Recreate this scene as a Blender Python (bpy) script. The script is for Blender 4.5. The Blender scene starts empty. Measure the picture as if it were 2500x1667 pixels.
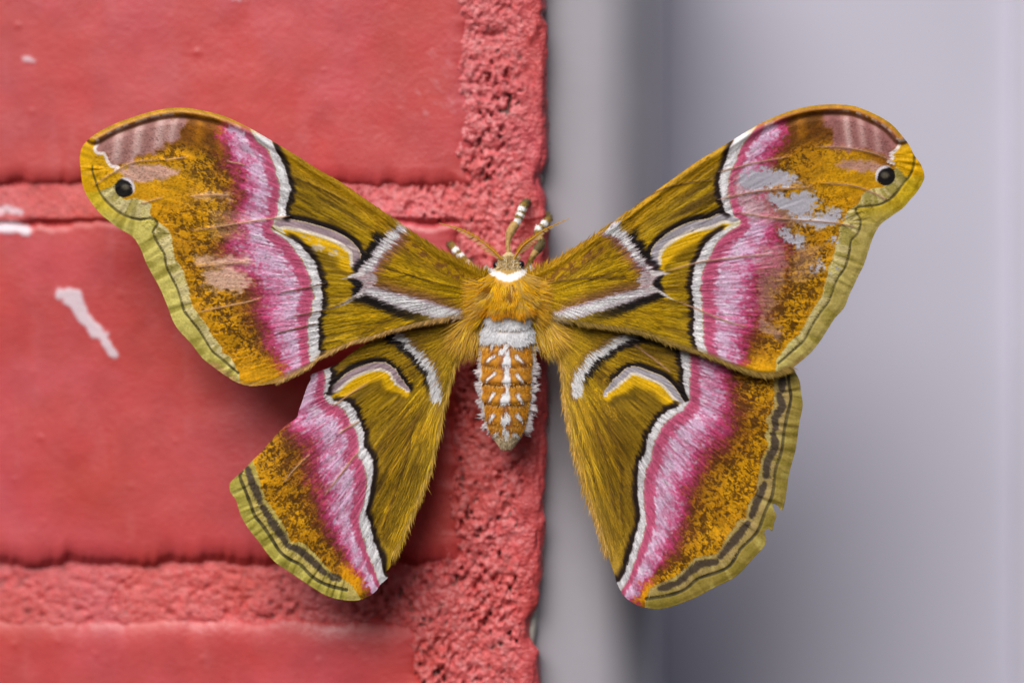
import bpy, math
import numpy as np
from mathutils import Vector

# ================================================================ camera, sky, sun, exposure
SC = bpy.context.scene
COL = SC.collection
S = 7.5e-5                      # metres per photo pixel on the focus plane
YF = -0.0100                    # focus plane (the wings)
LENS = 100.0
DIST = 2500 * S * LENS / 36.0
CAMY = YF - DIST
cam_data = bpy.data.cameras.new('camera'); cam = bpy.data.objects.new('camera', cam_data); COL.objects.link(cam)
cam.location = (0, CAMY, 0); cam.rotation_euler = (math.radians(90), 0, 0)
cam_data.lens = LENS; cam_data.sensor_width = 36; cam_data.clip_start = .005; cam_data.clip_end = 50
cam_data.dof.use_dof = True; cam_data.dof.focus_distance = DIST; cam_data.dof.aperture_fstop = 4.5
SC.camera = cam
world = bpy.data.worlds.new('World'); SC.world = world; world.use_nodes = True
nt = world.node_tree; bg = nt.nodes['Background']
sky = nt.nodes.new('ShaderNodeTexSky'); sky.sky_type = 'NISHITA'; sky.sun_disc = False
SUN_DIR = Vector((-0.27, -0.66, 0.70)).normalized()
sky.sun_elevation = math.asin(SUN_DIR.z); sky.sun_rotation = math.atan2(SUN_DIR.x, SUN_DIR.y)
sky.air_density = 1.0; sky.dust_density = 4.0; sky.ozone_density = 1.0
nt.links.new(sky.outputs[0], bg.inputs[0]); bg.inputs[1].default_value = 0.058
sd = bpy.data.lights.new('sun', 'SUN'); sd.energy = 3.2; sd.angle = math.radians(48); sd.color = (1, .97, .945)
sun = bpy.data.objects.new('sun', sd); COL.objects.link(sun)
sun.rotation_euler = SUN_DIR.to_track_quat('Z', 'Y').to_euler()
sun.location = SUN_DIR * 2
SC.view_settings.view_transform = 'Standard'; SC.view_settings.look = 'None'
SC.view_settings.exposure = 0.1; SC.view_settings.gamma = 1.0; SC.view_settings.use_curve_mapping = False
rng = np.random.default_rng(7)
# ---------------------------------------------------------------- numeric helpers
def hash2(ix, iy, seed):
    h = (ix.astype(np.int64) * 374761393 + iy.astype(np.int64) * 668265263 + seed * 974634541) & 0xffffffff
    h = ((h ^ (h >> 13)) * 1274126177) & 0xffffffff
    h = ((h ^ (h >> 16)) * 2246822519) & 0xffffffff
    return ((h ^ (h >> 15)) & 0xffffff) / float(0xffffff)

def vnoise(x, y, seed=0):
    """smooth value noise in 0..1"""
    x = np.asarray(x, float); y = np.asarray(y, float)
    ix = np.floor(x); iy = np.floor(y)
    fx = x - ix; fy = y - iy
    fx = fx * fx * (3 - 2 * fx); fy = fy * fy * (3 - 2 * fy)
    a = hash2(ix, iy, seed); b = hash2(ix + 1, iy, seed)
    c = hash2(ix, iy + 1, seed); d = hash2(ix + 1, iy + 1, seed)
    return (a * (1 - fx) + b * fx) * (1 - fy) + (c * (1 - fx) + d * fx) * fy

def fbm(x, y, seed=0, oct=3):
    s = 0; a = 1; t = 0
    for k in range(oct):
        s = s + a * vnoise(x * 2 ** k + 17.3 * k, y * 2 ** k - 9.1 * k, seed + k); t += a; a *= .5
    return s / t

def sstep(a, b, x):
    t = np.clip((x - a) / (b - a), 0, 1)
    return t * t * (3 - 2 * t)

def smooth(pts, n=4, closed=False):
    """Catmull-Rom densified polyline"""
    p = np.array(pts, float)
    if closed:
        q = np.vstack([p[-1], p, p[0], p[1]]); m = len(p)
    else:
        q = np.vstack([2 * p[0] - p[1], p, 2 * p[-1] - p[-2]]); m = len(p) - 1
    out = []
    for i in range(m):
        a, b, c, d = q[i:i + 4]
        for k in range(n):
            t = k / n
            out.append(.5 * (2 * b + (c - a) * t + (2 * a - 5 * b + 4 * c - d) * t * t + (3 * b - a - 3 * c + d) * t ** 3))
    if not closed: out.append(p[-1])
    return np.array(out)

def polydist(x, y, poly, maxd=1e9):
    """distance, signed side (+ = left of travel on screen with y down) and parameter along a polyline"""
    n = len(x); best = np.full(n, 1e9); side = np.ones(n); par = np.zeros(n)
    lo = poly.min(0) - maxd; hi = poly.max(0) + maxd
    idx = np.nonzero((x > lo[0]) & (x < hi[0]) & (y > lo[1]) & (y < hi[1]))[0]
    if len(idx) == 0: return best, side, par
    X = x[idx]; Y = y[idx]; bd = np.full(len(idx), 1e18); sd = np.ones(len(idx)); pr = np.zeros(len(idx))
    m = len(poly) - 1
    for i in range(m):
        ax, ay = poly[i]; bx, by = poly[i + 1]
        dx, dy = bx - ax, by - ay; L = dx * dx + dy * dy + 1e-9
        t = np.clip(((X - ax) * dx + (Y - ay) * dy) / L, 0, 1)
        ex = X - ax - t * dx; ey = Y - ay - t * dy
        d = ex * ex + ey * ey
        cr = dx * (Y - ay) - dy * (X - ax)
        w = d < bd - 1e-7
        bd[w] = d[w]; sd[w] = -np.sign(cr[w]); pr[w] = (i + t[w]) / m
    best[idx] = np.sqrt(bd); side[idx] = sd; par[idx] = pr
    return best, side, par

def inpoly(x, y, poly):
    r = np.zeros(len(x), bool)
    lo = poly.min(0); hi = poly.max(0)
    idx = np.nonzero((x >= lo[0]) & (x <= hi[0]) & (y >= lo[1]) & (y <= hi[1]))[0]
    X = x[idx]; Y = y[idx]; rr = np.zeros(len(idx), bool)
    j = len(poly) - 1
    for i in range(len(poly)):
        xi, yi = poly[i]; xj, yj = poly[j]
        if yi != yj:
            c = ((yi > Y) != (yj > Y)) & (X < (xj - xi) * (Y - yi) / (yj - yi) + xi)
            rr ^= c
        j = i
    r[idx] = rr
    return r

def sdpoly(x, y, poly, maxd=80):
    """signed distance to a closed polygon, positive inside"""
    d, _, _ = polydist(x, y, np.vstack([poly, poly[:1]]), maxd)
    return np.where(inpoly(x, y, poly), d, -d)

class Paint:
    def __init__(s, n, c): s.c = np.tile(np.array(c, float), (n, 1)); s.clear = np.zeros(n)
    def mix(s, c, m):
        m = np.clip(m, 0, 1)[:, None]; s.c = s.c * (1 - m) + np.array(c, float) * m
        s.clear *= (1 - m[:, 0])
    def mul(s, f): s.c = s.c * (np.asarray(f)[:, None] if np.ndim(f) == 1 else f)

# ---------------------------------------------------------------- traced wing drawings (photo pixels)
W = {}
W['LF'] = dict(side=-1, root=(1175, 725),
  outline=[(1190,668),(1176,664),(1125,636),(1074,611),(1023,578),(972,542),(921,506),(870,471),(824,440),(780,416),(716,375),(665,345),(619,318),(578,297),(542,282),(499,271),(456,264),(410,265),(364,274),(323,287),(277,304),(231,329),(203,355),(195,383),(197,414),(200,444),(208,470),(223,495),(244,521),(264,538),(292,559),(323,577),(343,607),(356,640),(371,669),(391,705),(411,753),(421,781),(437,807),(468,840),(493,873),(519,894),(539,909),(557,921),(577,933),(608,942),(646,940),(684,932),(723,915),(756,898),(784,875),(824,855),(860,838),(905,826),(958,809),(1025,792),(1100,778),(1160,770),(1200,740)],
  costa=[(1190,668),(1125,636),(1074,611),(1023,578),(972,542),(921,506),(870,471),(824,440),(780,416),(716,375),(665,345),(619,318),(578,297),(542,282),(499,271),(456,264),(410,265),(364,274),(323,287),(277,304),(231,329)],
  ub=[(655,320),(665,345),(677,373),(695,406),(703,436),(711,462),(705,482),(700,505),(698,528)],
  ud=[(603,300),(614,322),(629,347),(652,365),(665,393),(675,429),(684,457),(681,490),(677,521),(667,544)],
  lb=[(690,572),(724,590),(750,616),(770,641),(780,670),(785,700),(788,733),(783,764),(779,792),(780,818),(779,840),(780,868),(776,900)],
  ld=[(661,556),(668,566),(696,585),(722,613),(742,644),(755,670),(761,698),(765,733),(757,769),(752,802),(753,830),(756,881),(754,920)],
  pw=[(300,.55),(340,.62),(420,.78),(480,.85),(560,.7),(600,.95),(660,1.2),(760,1.1),(820,.9),(870,.75),(920,.5)],
  arc=[(664,552),(668,543),(680,536),(699,533),(747,542),(793,555),(831,570),(859,588),(875,606),(881,624),(882,644),(885,664)],
  cres=[(664,552),(680,530),(699,527),(750,536),(800,550),(840,570),(868,588),(884,610),(890,640),(890,668),(868,672),(840,684),(800,668),(770,640),(750,612),(724,588),(690,570)],
  armu=([(975,548),(969,555),(946,575),(921,608),(900,636),(887,657),(878,668)], [(1002,564),(988,575),(974,593),(954,619),(933,641),(915,664),(905,672)]),
  arml=([(890,690),(908,698),(959,710),(1023,728),(1086,746),(1137,764),(1160,775)], [(880,716),(895,718),(933,733),(984,754),(1035,769),(1086,782),(1125,792),(1150,800)]),
  node=[(905,672),(915,664),(925,690),(908,700),(885,720),(868,724),(880,708),(888,696),(876,686),(862,680),(845,680),(834,682),(850,672),(868,668),(885,656)],
  spike=[[(885,668),(860,674),(832,682)],[(885,718),(860,730),(830,746),(800,757)]],
  bcres=[(852,682),(877,686),(884,700),(872,717),(858,722),(868,706),(862,692)],
  dark=[(226,405),(226,419),(234,444),(241,464),(254,485),(274,505),(295,521),(318,531),(343,536),(366,533),(381,538),(384,549),(374,564),(379,582),(392,605),(402,622),(406,649),(419,677),(432,702),(442,733),(450,759),(465,779),(485,804),(503,833),(519,858),(544,878),(570,901),(582,910)],
  cream=[(240,462),(262,440),(285,430),(300,485),(333,485),(369,498),(364,518),(384,541),(399,551),(417,569),(420,592),(425,622),(428,634),(445,654),(452,680),(462,707),(465,733),(480,761),(503,789),(519,817),(536,840),(549,863),(564,873),(577,899),(585,912)],
  yellow=[(195,340),(236,330),(239,350),(232,365),(239,373),(254,375),(262,393),(272,406),(290,410),(330,396),(288,440),(270,456),(242,466),(180,474),(180,400)],
  zig=[(228,328),(237,340),(239,350),(231,364),(239,374),(255,376),(262,393),(272,406),(288,408),(282,418)],
  eye=(304,459,24), hl=(1.0,-.8),
  mauve=[(236,330),(277,312),(323,296),(364,284),(410,278),(450,282),(452,310),(432,345),(405,362),(370,378),(330,392),(290,406),(272,403),(262,390),(255,374),(238,370)],
  pale=[(290,418),(330,405),(390,402),(438,416),(430,428),(390,438),(335,446),(310,440)],
  rip=[(290,1),(338,1),(389,1),(420,.9),(486,.8),(542,.8)],
  tan=[[(460,480),(520,476),(562,477)],[(552,394),(575,398),(598,403)],[(468,564),(537,553),(620,540),(710,527)],[(484,652),(540,645),(608,640)],[(483,763),(540,750),(600,738),(641,727)],[(343,498),(372,490),(399,482)],[(400,392),(430,388),(458,384)],[(231,452),(280,420),(330,396),(400,390)]],
  dk=[[(880,718),(830,745),(789,758),(700,775)],[(795,692),(738,705),(680,716)],[(779,789),(720,803),(672,815)],[(840,830),(790,838)],[(705,430),(780,460),(860,500)],[(960,660),(1060,690),(1150,710)]],
  scuff=[([(480,628),(615,626),(612,643),(520,650),(482,648)],.85),([(505,665),(560,652),(600,668),(610,692),(585,712),(520,708),(500,690)],.9),([(505,520),(560,505),(610,520),(600,580),(520,590)],.35),([(470,472),(565,474),(565,486),(470,488)],.6)],
  clear=[])
W['RF'] = dict(side=1, root=(1305,725),
  outline=[(1285,668),(1300,662),(1351,639),(1402,606),(1453,573),(1504,537),(1555,501),(1606,463),(1639,440),(1700,396),(1738,373),(1789,342),(1840,311),(1879,291),(1930,271),(1981,259),(2032,255),(2078,258),(2108,267),(2146,284),(2177,304),(2200,329),(2220,355),(2233,381),(2248,401),(2257,429),(2252,447),(2238,470),(2220,490),(2205,508),(2172,531),(2149,549),(2134,574),(2122,606),(2109,647),(2097,670),(2084,698),(2074,718),(2061,751),(2038,777),(2020,805),(2002,833),(1982,858),(1959,879),(1933,899),(1908,909),(1877,916),(1844,915),(1819,907),(1783,894),(1742,876),(1706,863),(1683,854),(1632,839),(1593,823),(1542,808),(1479,798),(1402,788),(1320,770),(1280,740)],
  costa=[(1285,668),(1351,639),(1402,606),(1453,573),(1504,537),(1555,501),(1606,463),(1639,440),(1700,396),(1738,373),(1789,342),(1840,311),(1879,291),(1930,271),(1981,259),(2032,255),(2078,258),(2108,267),(2146,284),(2177,304),(2200,329)],
  ub=[(1797,325),(1789,342),(1779,368),(1769,396),(1761,419),(1755,442),(1757,465),(1761,485),(1766,508),(1771,520)],
  ud=[(1853,295),(1843,314),(1822,342),(1807,363),(1797,393),(1784,424),(1779,452),(1782,485),(1787,515),(1802,536)],
  lb=[(1775,558),(1759,565),(1734,583),(1716,603),(1706,629),(1693,654),(1690,685),(1688,715),(1693,746),(1695,777),(1694,810),(1693,826),(1703,859),(1712,880)],
  ld=[(1807,546),(1800,554),(1780,565),(1754,588),(1739,613),(1729,634),(1716,659),(1711,695),(1713,733),(1718,772),(1719,810),(1718,839),(1729,867),(1740,890)],
  pw=[(290,.55),(340,.62),(420,.7),(480,.75),(560,.8),(620,1.1),(720,1.25),(790,1.1),(830,.9),(870,.7),(920,.4)],
  arc=[(1808,545),(1800,531),(1782,520),(1754,521),(1729,533),(1683,542),(1644,560),(1614,580),(1594,603),(1588,624),(1587,649),(1592,666)],
  cres=[(1808,545),(1800,526),(1782,514),(1750,515),(1725,527),(1680,536),(1640,553),(1608,574),(1586,600),(1580,630),(1580,668),(1610,672),(1660,664),(1700,650),(1716,603),(1734,583),(1759,566)],
  armu=([(1504,537),(1519,560),(1535,583),(1555,611),(1573,636),(1586,657),(1594,666)], [(1463,572),(1494,585),(1512,603),(1530,624),(1550,644),(1568,659),(1575,668)]),
  arml=([(1580,690),(1555,703),(1504,715),(1453,731),(1402,746),(1356,761),(1320,772)], [(1600,712),(1591,715),(1555,728),(1504,746),(1453,761),(1402,777),(1356,792),(1330,800)]),
  node=[(1575,668),(1566,660),(1556,688),(1560,704),(1585,716),(1606,714),(1598,704),(1592,692),(1602,680),(1620,673),(1632,667),(1612,662),(1594,662)],
  spike=[[(1592,667),(1612,669),(1633,667)],[(1588,704),(1610,714),(1632,726),(1660,738)]],
  bcres=[(1597,686),(1618,672),(1612,686),(1616,706),(1603,703),(1597,694)],
  dark=[(2233,370),(2233,383),(2231,403),(2223,426),(2205,449),(2185,475),(2167,490),(2146,500),(2118,504),(2093,507),(2090,518),(2100,534),(2100,551),(2093,572),(2078,587),(2074,613),(2068,637),(2061,657),(2046,677),(2035,703),(2023,736),(2002,764),(1982,795),(1964,830),(1944,848),(1921,869),(1900,887)],
  cream=[(2224,425),(2200,405),(2186,410),(2160,455),(2131,460),(2106,475),(2100,495),(2070,516),(2065,536),(2050,556),(2048,575),(2040,600),(2033,631),(2023,652),(2018,682),(2005,723),(1982,761),(1964,790),(1951,815),(1928,835),(1910,858),(1895,879)],
  yellow=[(2240,345),(2213,345),(2200,343),(2195,355),(2185,370),(2175,378),(2180,386),(2172,396),(2182,400),(2188,408),(2210,430),(2280,432),(2280,380)],
  zig=[(2214,346),(2198,341),(2196,354),(2186,368),(2173,377),(2180,386),(2169,395),(2182,399)],
  eye=(2162,430,24), hl=(-1.0,-.9),
  mauve=[(2010,280),(2050,270),(2090,274),(2130,290),(2165,312),(2195,340),(2190,362),(2172,378),(2178,388),(2134,376),(2070,362),(2020,360),(2030,330)],
  pale=[(2040,398),(2080,392),(2130,396),(2165,404),(2150,420),(2100,418),(2055,410)],
  rip=[(2070,1),(2105,.7),(2140,.6),(1960,.5)],
  tan=[[(1751,421),(1800,409),(1853,396),(1930,383)],[(1751,488),(1853,467),(1981,457)],[(1789,518),(1904,534),(2032,544),(2093,556)],[(1632,662),(1693,644),(1734,636),(1887,619)],[(1657,737),(1693,751),(1772,784),(1830,800)],[(1993,360),(2057,360),(2134,375),(2185,396)],[(2004,447),(2083,454),(2134,472),(2169,490)]],
  dk=[[(1690,560),(1690,561)],[(1560,490),(1640,455),(1740,440)],[(1340,690),(1450,678),(1540,680)]],
  scuff=[([(1850,610),(1910,590),(1925,640),(1905,700),(1890,760),(1860,790),(1845,740)],.5),([(1850,780),(1905,805),(1900,830),(1850,800)],.7),([(1940,590),(2010,600),(1990,680),(1930,690)],.45),([(1784,430),(1850,412),(1980,450),(1990,460),(1860,470),(1784,490)],.5),([(1800,480),(1900,475),(2000,520),(1960,560),(1830,532)],.55)],
  clear=[([(1800,434),(1822,419),(1853,412),(1909,415),(1930,426),(1953,444),(1924,450),(1863,460),(1822,465),(1802,454)],1),([(1868,478),(1924,475),(1955,466),(1993,475),(2001,488),(1986,506),(1975,524),(1945,529),(1917,518),(1880,500)],1),([(1925,533),(1980,531),(2032,508),(2052,511),(2062,534),(2032,552),(2000,560),(1950,545)],.8),([(1905,560),(1935,566),(1965,590),(1955,606),(1920,590)],.7),([(1984,644),(2004,640),(2010,662),(1988,668)],.6),([(2028,585),(2046,572),(2046,592),(2035,600)],.6),([(2025,650),(2046,648),(2040,664),(2024,672)],.5)])
W['LH'] = dict(side=-1, root=(1160,790),
  outline=[(1175,790),(1150,825),(1124,864),(1111,902),(1099,943),(1088,984),(1083,1004),(1078,1035),(1067,1076),(1060,1117),(1040,1174),(1020,1222),(1002,1263),(984,1309),(964,1345),(954,1366),(955,1377),(949,1389),(941,1397),(947,1402),(946,1411),(928,1427),(918,1442),(897,1457),(866,1466),(826,1462),(795,1452),(764,1434),(734,1414),(703,1393),(673,1373),(650,1347),(632,1322),(611,1296),(596,1273),(586,1253),(576,1220),(563,1202),(560,1184),(566,1173),(591,1150),(616,1124),(637,1104),(657,1081),(678,1058),(698,1038),(724,1020),(729,1004),(739,976),(749,946),(759,925),(762,913),(821,890),(866,857),(920,825),(1000,790),(1090,765),(1150,765)],
  costa=[(866,857),(821,890),(762,913)],
  ub=[(812,885),(809,897),(807,923),(804,941),(803,955)],
  ud=[(788,890),(791,905),(794,938),(792,960)],
  lb=[(808,966),(821,978),(844,981),(864,997),(874,1017),(884,1038),(891,1061),(890,1086),(902,1104),(910,1122),(911,1140),(910,1164),(905,1192),(900,1225),(895,1243),(905,1273),(910,1301),(920,1335),(930,1363),(935,1393),(950,1412)],
  ld=[(792,960),(800,981),(828,992),(846,1010),(856,1033),(872,1055),(877,1081),(876,1100),(872,1112),(884,1121),(892,1146),(895,1174),(892,1207),(887,1233),(877,1261),(882,1294),(892,1330),(905,1365),(918,1401),(928,1424),(936,1445)],
  pw=[(880,.55),(960,.8),(1010,.9),(1060,1.0),(1170,1.05),(1250,.8),(1300,.65),(1380,.5),(1440,.3)],
  arc=[(801,958),(810,943),(828,925),(854,905),(890,890),(923,883),(948,887),(966,902),(981,923),(997,946)],
  cres=[(797,960),(806,938),(825,918),(850,898),(888,883),(923,876),(952,880),(974,898),(990,918),(1004,944),(985,985),(920,1000),(860,985),(815,972)],
  arm=[(962,812),(986,828),(1017,854),(1040,882),(1057,912),(1063,943),(1066,970)], armw=12,
  dark=[(590,1150),(586,1164),(599,1197),(611,1228),(622,1258),(639,1279),(660,1309),(683,1345),(708,1365),(734,1378),(759,1404),(785,1421),(815,1432),(846,1439)],
  spots=[[(606,1143),(614,1176),(630,1205),(636,1224)],[(642,1238),(668,1279),(690,1306),(698,1328)],[(706,1333),(731,1342),(764,1370),(792,1398)],[(806,1404),(828,1411)]],
  cream=[(616,1122),(624,1138),(637,1184),(652,1222),(673,1253),(698,1289),(708,1319),(739,1324),(770,1350),(790,1375),(810,1396),(841,1416),(862,1432),(880,1462)],
  orange=(868,1408), 
  tan=[[(693,1178),(719,1145),(762,1104)],[(826,1058),(850,1043),(879,1027)],[(790,1212),(830,1160),(860,1120),(876,1104)],[(812,992),(850,965),(902,933)]],
  dk=[[(960,1150),(1000,1060),(1040,980)],[(930,1300),(985,1150),(1010,1040)]], scuff=[], clear=[])
W['RH'] = dict(side=1, root=(1325,790),
  outline=[(1308,790),(1338,831),(1359,864),(1369,908),(1371,956),(1379,992),(1387,1035),(1397,1086),(1412,1137),(1424,1180),(1450,1248),(1463,1289),(1478,1335),(1491,1375),(1501,1404),(1505,1421),(1514,1439),(1524,1455),(1544,1470),(1565,1480),(1598,1486),(1629,1483),(1669,1470),(1705,1455),(1743,1434),(1782,1416),(1807,1398),(1828,1375),(1848,1353),(1863,1337),(1871,1322),(1868,1307),(1867,1297),(1876,1289),(1885,1296),(1890,1276),(1896,1258),(1889,1243),(1887,1229),(1899,1234),(1910,1246),(1919,1210),(1925,1164),(1935,1125),(1942,1100),(1946,1075),(1952,1030),(1960,989),(1956,961),(1953,933),(1944,912),(1932,899),(1910,880),(1860,870),(1780,850),(1700,825),(1600,795),(1480,770),(1380,760),(1330,765)],
  costa=[(1932,899),(1860,870)],
  ub=[(1656,830),(1660,854),(1663,887),(1667,923),(1670,956)],
  ud=[(1680,830),(1683,859),(1684,908),(1684,943),(1682,975)],
  lb=[(1668,982),(1652,992),(1624,1004),(1604,1025),(1588,1050),(1578,1081),(1575,1104),(1560,1129),(1556,1150),(1555,1171),(1557,1210),(1561,1248),(1562,1263),(1552,1296),(1544,1335),(1532,1373),(1516,1411),(1505,1424)],
  ld=[(1682,975),(1670,997),(1652,1010),(1632,1025),(1614,1045),(1601,1071),(1593,1096),(1590,1118),(1578,1148),(1572,1184),(1572,1222),(1575,1253),(1577,1279),(1567,1319),(1555,1355),(1539,1396),(1526,1424),(1515,1445)],
  pw=[(830,.85),(950,.85),(1010,1.0),(1100,1.1),(1180,1.0),(1250,.85),(1300,.75),(1360,.65),(1420,.4)],
  arc=[(1475,956),(1494,930),(1514,910),(1535,896),(1555,894),(1586,905),(1619,918),(1639,936),(1657,958),(1669,978)],
  cres=[(1470,960),(1488,924),(1508,902),(1532,888),(1556,886),(1590,897),(1624,909),(1646,930),(1664,952),(1676,978),(1650,990),(1600,1000),(1530,1010),(1485,985)],
  arm=[(1560,816),(1517,828),(1479,849),(1445,874),(1422,900),(1410,925),(1408,956)], armw=12,
  dark=[(1922,895),(1924,912),(1927,943),(1931,973),(1921,1017),(1914,1055),(1908,1101),(1893,1148),(1886,1207),(1868,1248),(1848,1299),(1807,1340),(1782,1380),(1746,1398),(1705,1411),(1674,1437),(1634,1452),(1578,1461)],
  spots=[[(1909,920),(1911,952)],[(1901,964),(1909,991),(1893,1020),(1893,1045)],[(1886,1058),(1891,1086),(1871,1132),(1871,1162)],[(1866,1182),(1855,1206),(1835,1258)],[(1825,1276),(1794,1317),(1759,1358)],[(1748,1370),(1705,1380),(1654,1421)],[(1644,1426),(1613,1437)]],
  cream=[(1890,900),(1890,938),(1890,960),(1886,1004),(1868,1022),(1875,1045),(1865,1058),(1875,1086),(1858,1121),(1855,1152),(1848,1180),(1845,1205),(1825,1233),(1820,1263),(1805,1268),(1776,1309),(1751,1350),(1705,1358),(1674,1386),(1641,1411),(1608,1426),(1585,1440),(1575,1470)],
  orange=(1555,1440),
  tan=[[(1544,838),(1590,872),(1640,911)]],
  dk=[[(1440,1000),(1475,1120),(1500,1260)],[(1480,1010),(1510,1150),(1518,1300)]], scuff=[], clear=[])
for w in W.values():
    w['outline_s'] = smooth(w['outline'], 3, True)

def fibre(w, x, y):
    rx, ry = w['root']
    dx = x - rx; dy = y - ry
    r = np.hypot(dx, dy) + 1e-6
    return dx / r, dy / r, r, np.arctan2(dy, dx * w['side'])

def wing_colour(key, x, y, detail=True):
    """pigment and painted ripple shading of a wing at photo-pixel positions: (n,3) sRGB 0..255 and clear mask"""
    w = W[key]; fore = key[1] == 'F'; s = w['side']; n = len(x)
    sd0 = {'LF': 11, 'RF': 31, 'LH': 51, 'RH': 71}[key]
    fx, fy, r, th = fibre(w, x, y)
    ar = th * 430.0
    # hair-like warp of all pattern edges along the fibres
    wv = (vnoise(ar / 4.2, r / 34, sd0) - .5) * 12 + (vnoise(ar / 11, r / 60, sd0 + 1) - .5) * 9
    X = x + fx * wv; Y = y + fy * wv
    X2 = x + fx * wv * .35; Y2 = y + fy * wv * .35
    st = vnoise(ar / 3.6, r / 38, sd0 + 2); st2 = fbm(ar / 14, r / 90, sd0 + 3, 3)
    P = Paint(n, (186, 148, 2) if fore else (172, 136, 8))
    # ---- basal / median field: golden olive hair with dark and light streaks
    P.mix((222, 180, 12), sstep(.52, .85, st2) * .75)
    P.mix((116, 84, 8), sstep(.48, .2, st2) * .7)
    P.mix((214, 170, 40), sstep(.7, .95, st) * .45)
    P.mix((84, 58, 14), sstep(.32, .05, st) * .55)
    far = sstep(260, 420, r)
    if fore: P.mix((124, 98, 2), far * .42)
    else: P.mix((112, 84, 14), sstep(150, 330, r) * (.6 if key == 'RH' else .35))
    dc, sc, pc = polydist(x, y, smooth(w['costa'], 2), 120)
    if fore:
        P.mix((184, 138, 14), sstep(52, 22, dc) * .8)
        P.mix((206, 158, 50) if key == 'RF' else (150, 116, 14), sstep(20, 6, dc) * .55)
        P.mix((100, 66, 28), sstep(14, 4, np.abs(dc - 50)) * .35 * sstep(.35, .6, st2))
        dark_reg = np.exp(-((dc - 85) / 34) ** 2) * sstep(300, 430, r)
        P.mix((62, 42, 12), dark_reg * .6 * sstep(.35, .65, fbm(ar / 12, r / 80, sd0 + 5, 2)))
        # brown scaly band along the costal root
        P.mix((128, 82, 40), sstep(20, 6, np.abs(dc - 34)) * sstep(330, 180, r) * sstep(.45, .6, fbm(x / 9, y / 9, sd0 + 6, 2)) * .8)
    else:
        # paler tan hair towards the inner margin
        inner = inner_dist(key, x, y)
        P.mix((184, 146, 44), sstep(95, 30, inner) * .55)
        P.mix((205, 165, 70) if key == 'RH' else (196, 160, 34), sstep(34, 8, inner) * .55)
        P.mix((104, 76, 30), sstep(170, 90, inner) * sstep(60, 110, inner) * .35)
    # ---- distal field
    ch = smooth(w['ud'], 3); ch2 = smooth(w['ld'], 3)
    chain = np.vstack([ch, ch2])
    dd, _, _ = polydist(X2, Y2, chain, 420)
    if s < 0: region = np.vstack([chain, [(chain[-1][0], 1700), (0, 1700), (0, 0), (chain[0][0], 0)]])
    else: region = np.vstack([chain, [(chain[-1][0], 1700), (2500, 1700), (2500, 0), (chain[0][0], 0)]])
    dist_side = inpoly(X2, Y2, region)
    D = np.where(dist_side, dd, -dd)
    pwa = np.array(w['pw'], float); k = np.interp(y, pwa[:, 0], pwa[:, 1])
    jag = (fbm(x / 24, y / 24, sd0 + 8, 3) - .5) * 40 + (vnoise(x / 5, y / 4.5, sd0 + 9) - .5) * 26
    u = D / k                                   # normalised pink coordinate
    uj = (D + jag * .8) / k
    wx = x + (vnoise(x / 7, y / 7, sd0 + 60) - .5) * 9; wy = y + (vnoise(x / 7, y / 7, sd0 + 61) - .5) * 9
    xa = wx * .83 + wy * .56; ya = wy * .83 - wx * .56; xb = wx * .4 - wy * .92; yb = wy * .4 + wx * .92
    spk = .42 * vnoise(xa / 3.4, ya / 2.6, sd0 + 12) + .33 * vnoise(xb / 7, yb / 6, sd0 + 13) + .25 * vnoise(xa / 15, ya / 13, sd0 + 17)
    spk2 = vnoise(xb / 4.0, yb / 3.4, sd0 + 14)
    big = fbm(x / 60, y / 60, sd0 + 15, 2)
    Q = Paint(n, (206, 148, 8))
    Q.mix((226, 160, 14), sstep(.45, .85, spk2) * .6)
    Q.mix((156, 100, 12), sstep(.55, .2, big) * .35)
    prox = sstep(260, 110, uj)
    thr = .42 + .13 * prox + .12 * (big - .5)
    Q.mix((84, 52, 8), sstep(thr + .09, thr - .07, spk) * (.74 + .22 * prox))
    Q.mix((120, 62, 30), sstep(190, 118, uj) * .62)
    Q.mix((92, 40, 28), sstep(150, 112, uj) * sstep(.75, .35, spk) * .75)
    if fore:
        # smooth orange towards the rear margin and behind the eyespot
        lower = sstep(850, 900, y)
        Q.mix((222, 160, 12), lower * .8)
        ex, ey, er = w['eye']
        eb = sstep(170, 60, np.hypot(x - ex + s * 55, (y - ey) * 2.2)) * (D > 0)
        Q.mix((208, 152, 8), eb * .9)
        # brown shade below costa, towards the tip
        up = sstep(360, 300, y - 0 * x) if True else 0
        Q.mix((128, 74, 20), sstep(115, 60, dc) * sstep(60, 110, uj) * .75)
        bars = np.zeros(n)
        for rx_, ra in w['rip']:
            bars += ra * np.exp(-((x - (y - 330) * .12 * s - rx_) / 13) ** 2)
        Q.mix((104, 60, 14), sstep(105, 70, dc) * sstep(90, 130, uj) * sstep(20, 30, dc) * .7)
        Q.mix((206, 138, 16), sstep(100, 60, dc) * np.clip(bars, 0, 1) * .85)
        Q.mix((176, 104, 22), sstep(110, 40, dc) * sstep(.5, .75, vnoise(x / 26, y / 60, sd0 + 16)) * .4)
    else:
        ox, oy = w['orange']
        Q.mix((232, 160, 10), sstep(62, 22, np.hypot((x - ox), (y - oy) * 1.1)) * .95)
    # pink band
    grain = vnoise(ar / 3.4, r / 8, sd0 + 18); grain2 = fbm(ar / 9, r / 26, sd0 + 19, 2)
    Q.mix((186, 58, 108), sstep(146, 96, uj) * (.5 + .45 * sstep(.3, .6, grain)))
    Q.mix((202, 92, 138), sstep(112, 78, uj) * .8)
    pk = sstep(102, 56, uj + (grain - .5) * 44) * sstep(18, 36, u + (grain - .5) * 14)
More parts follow.
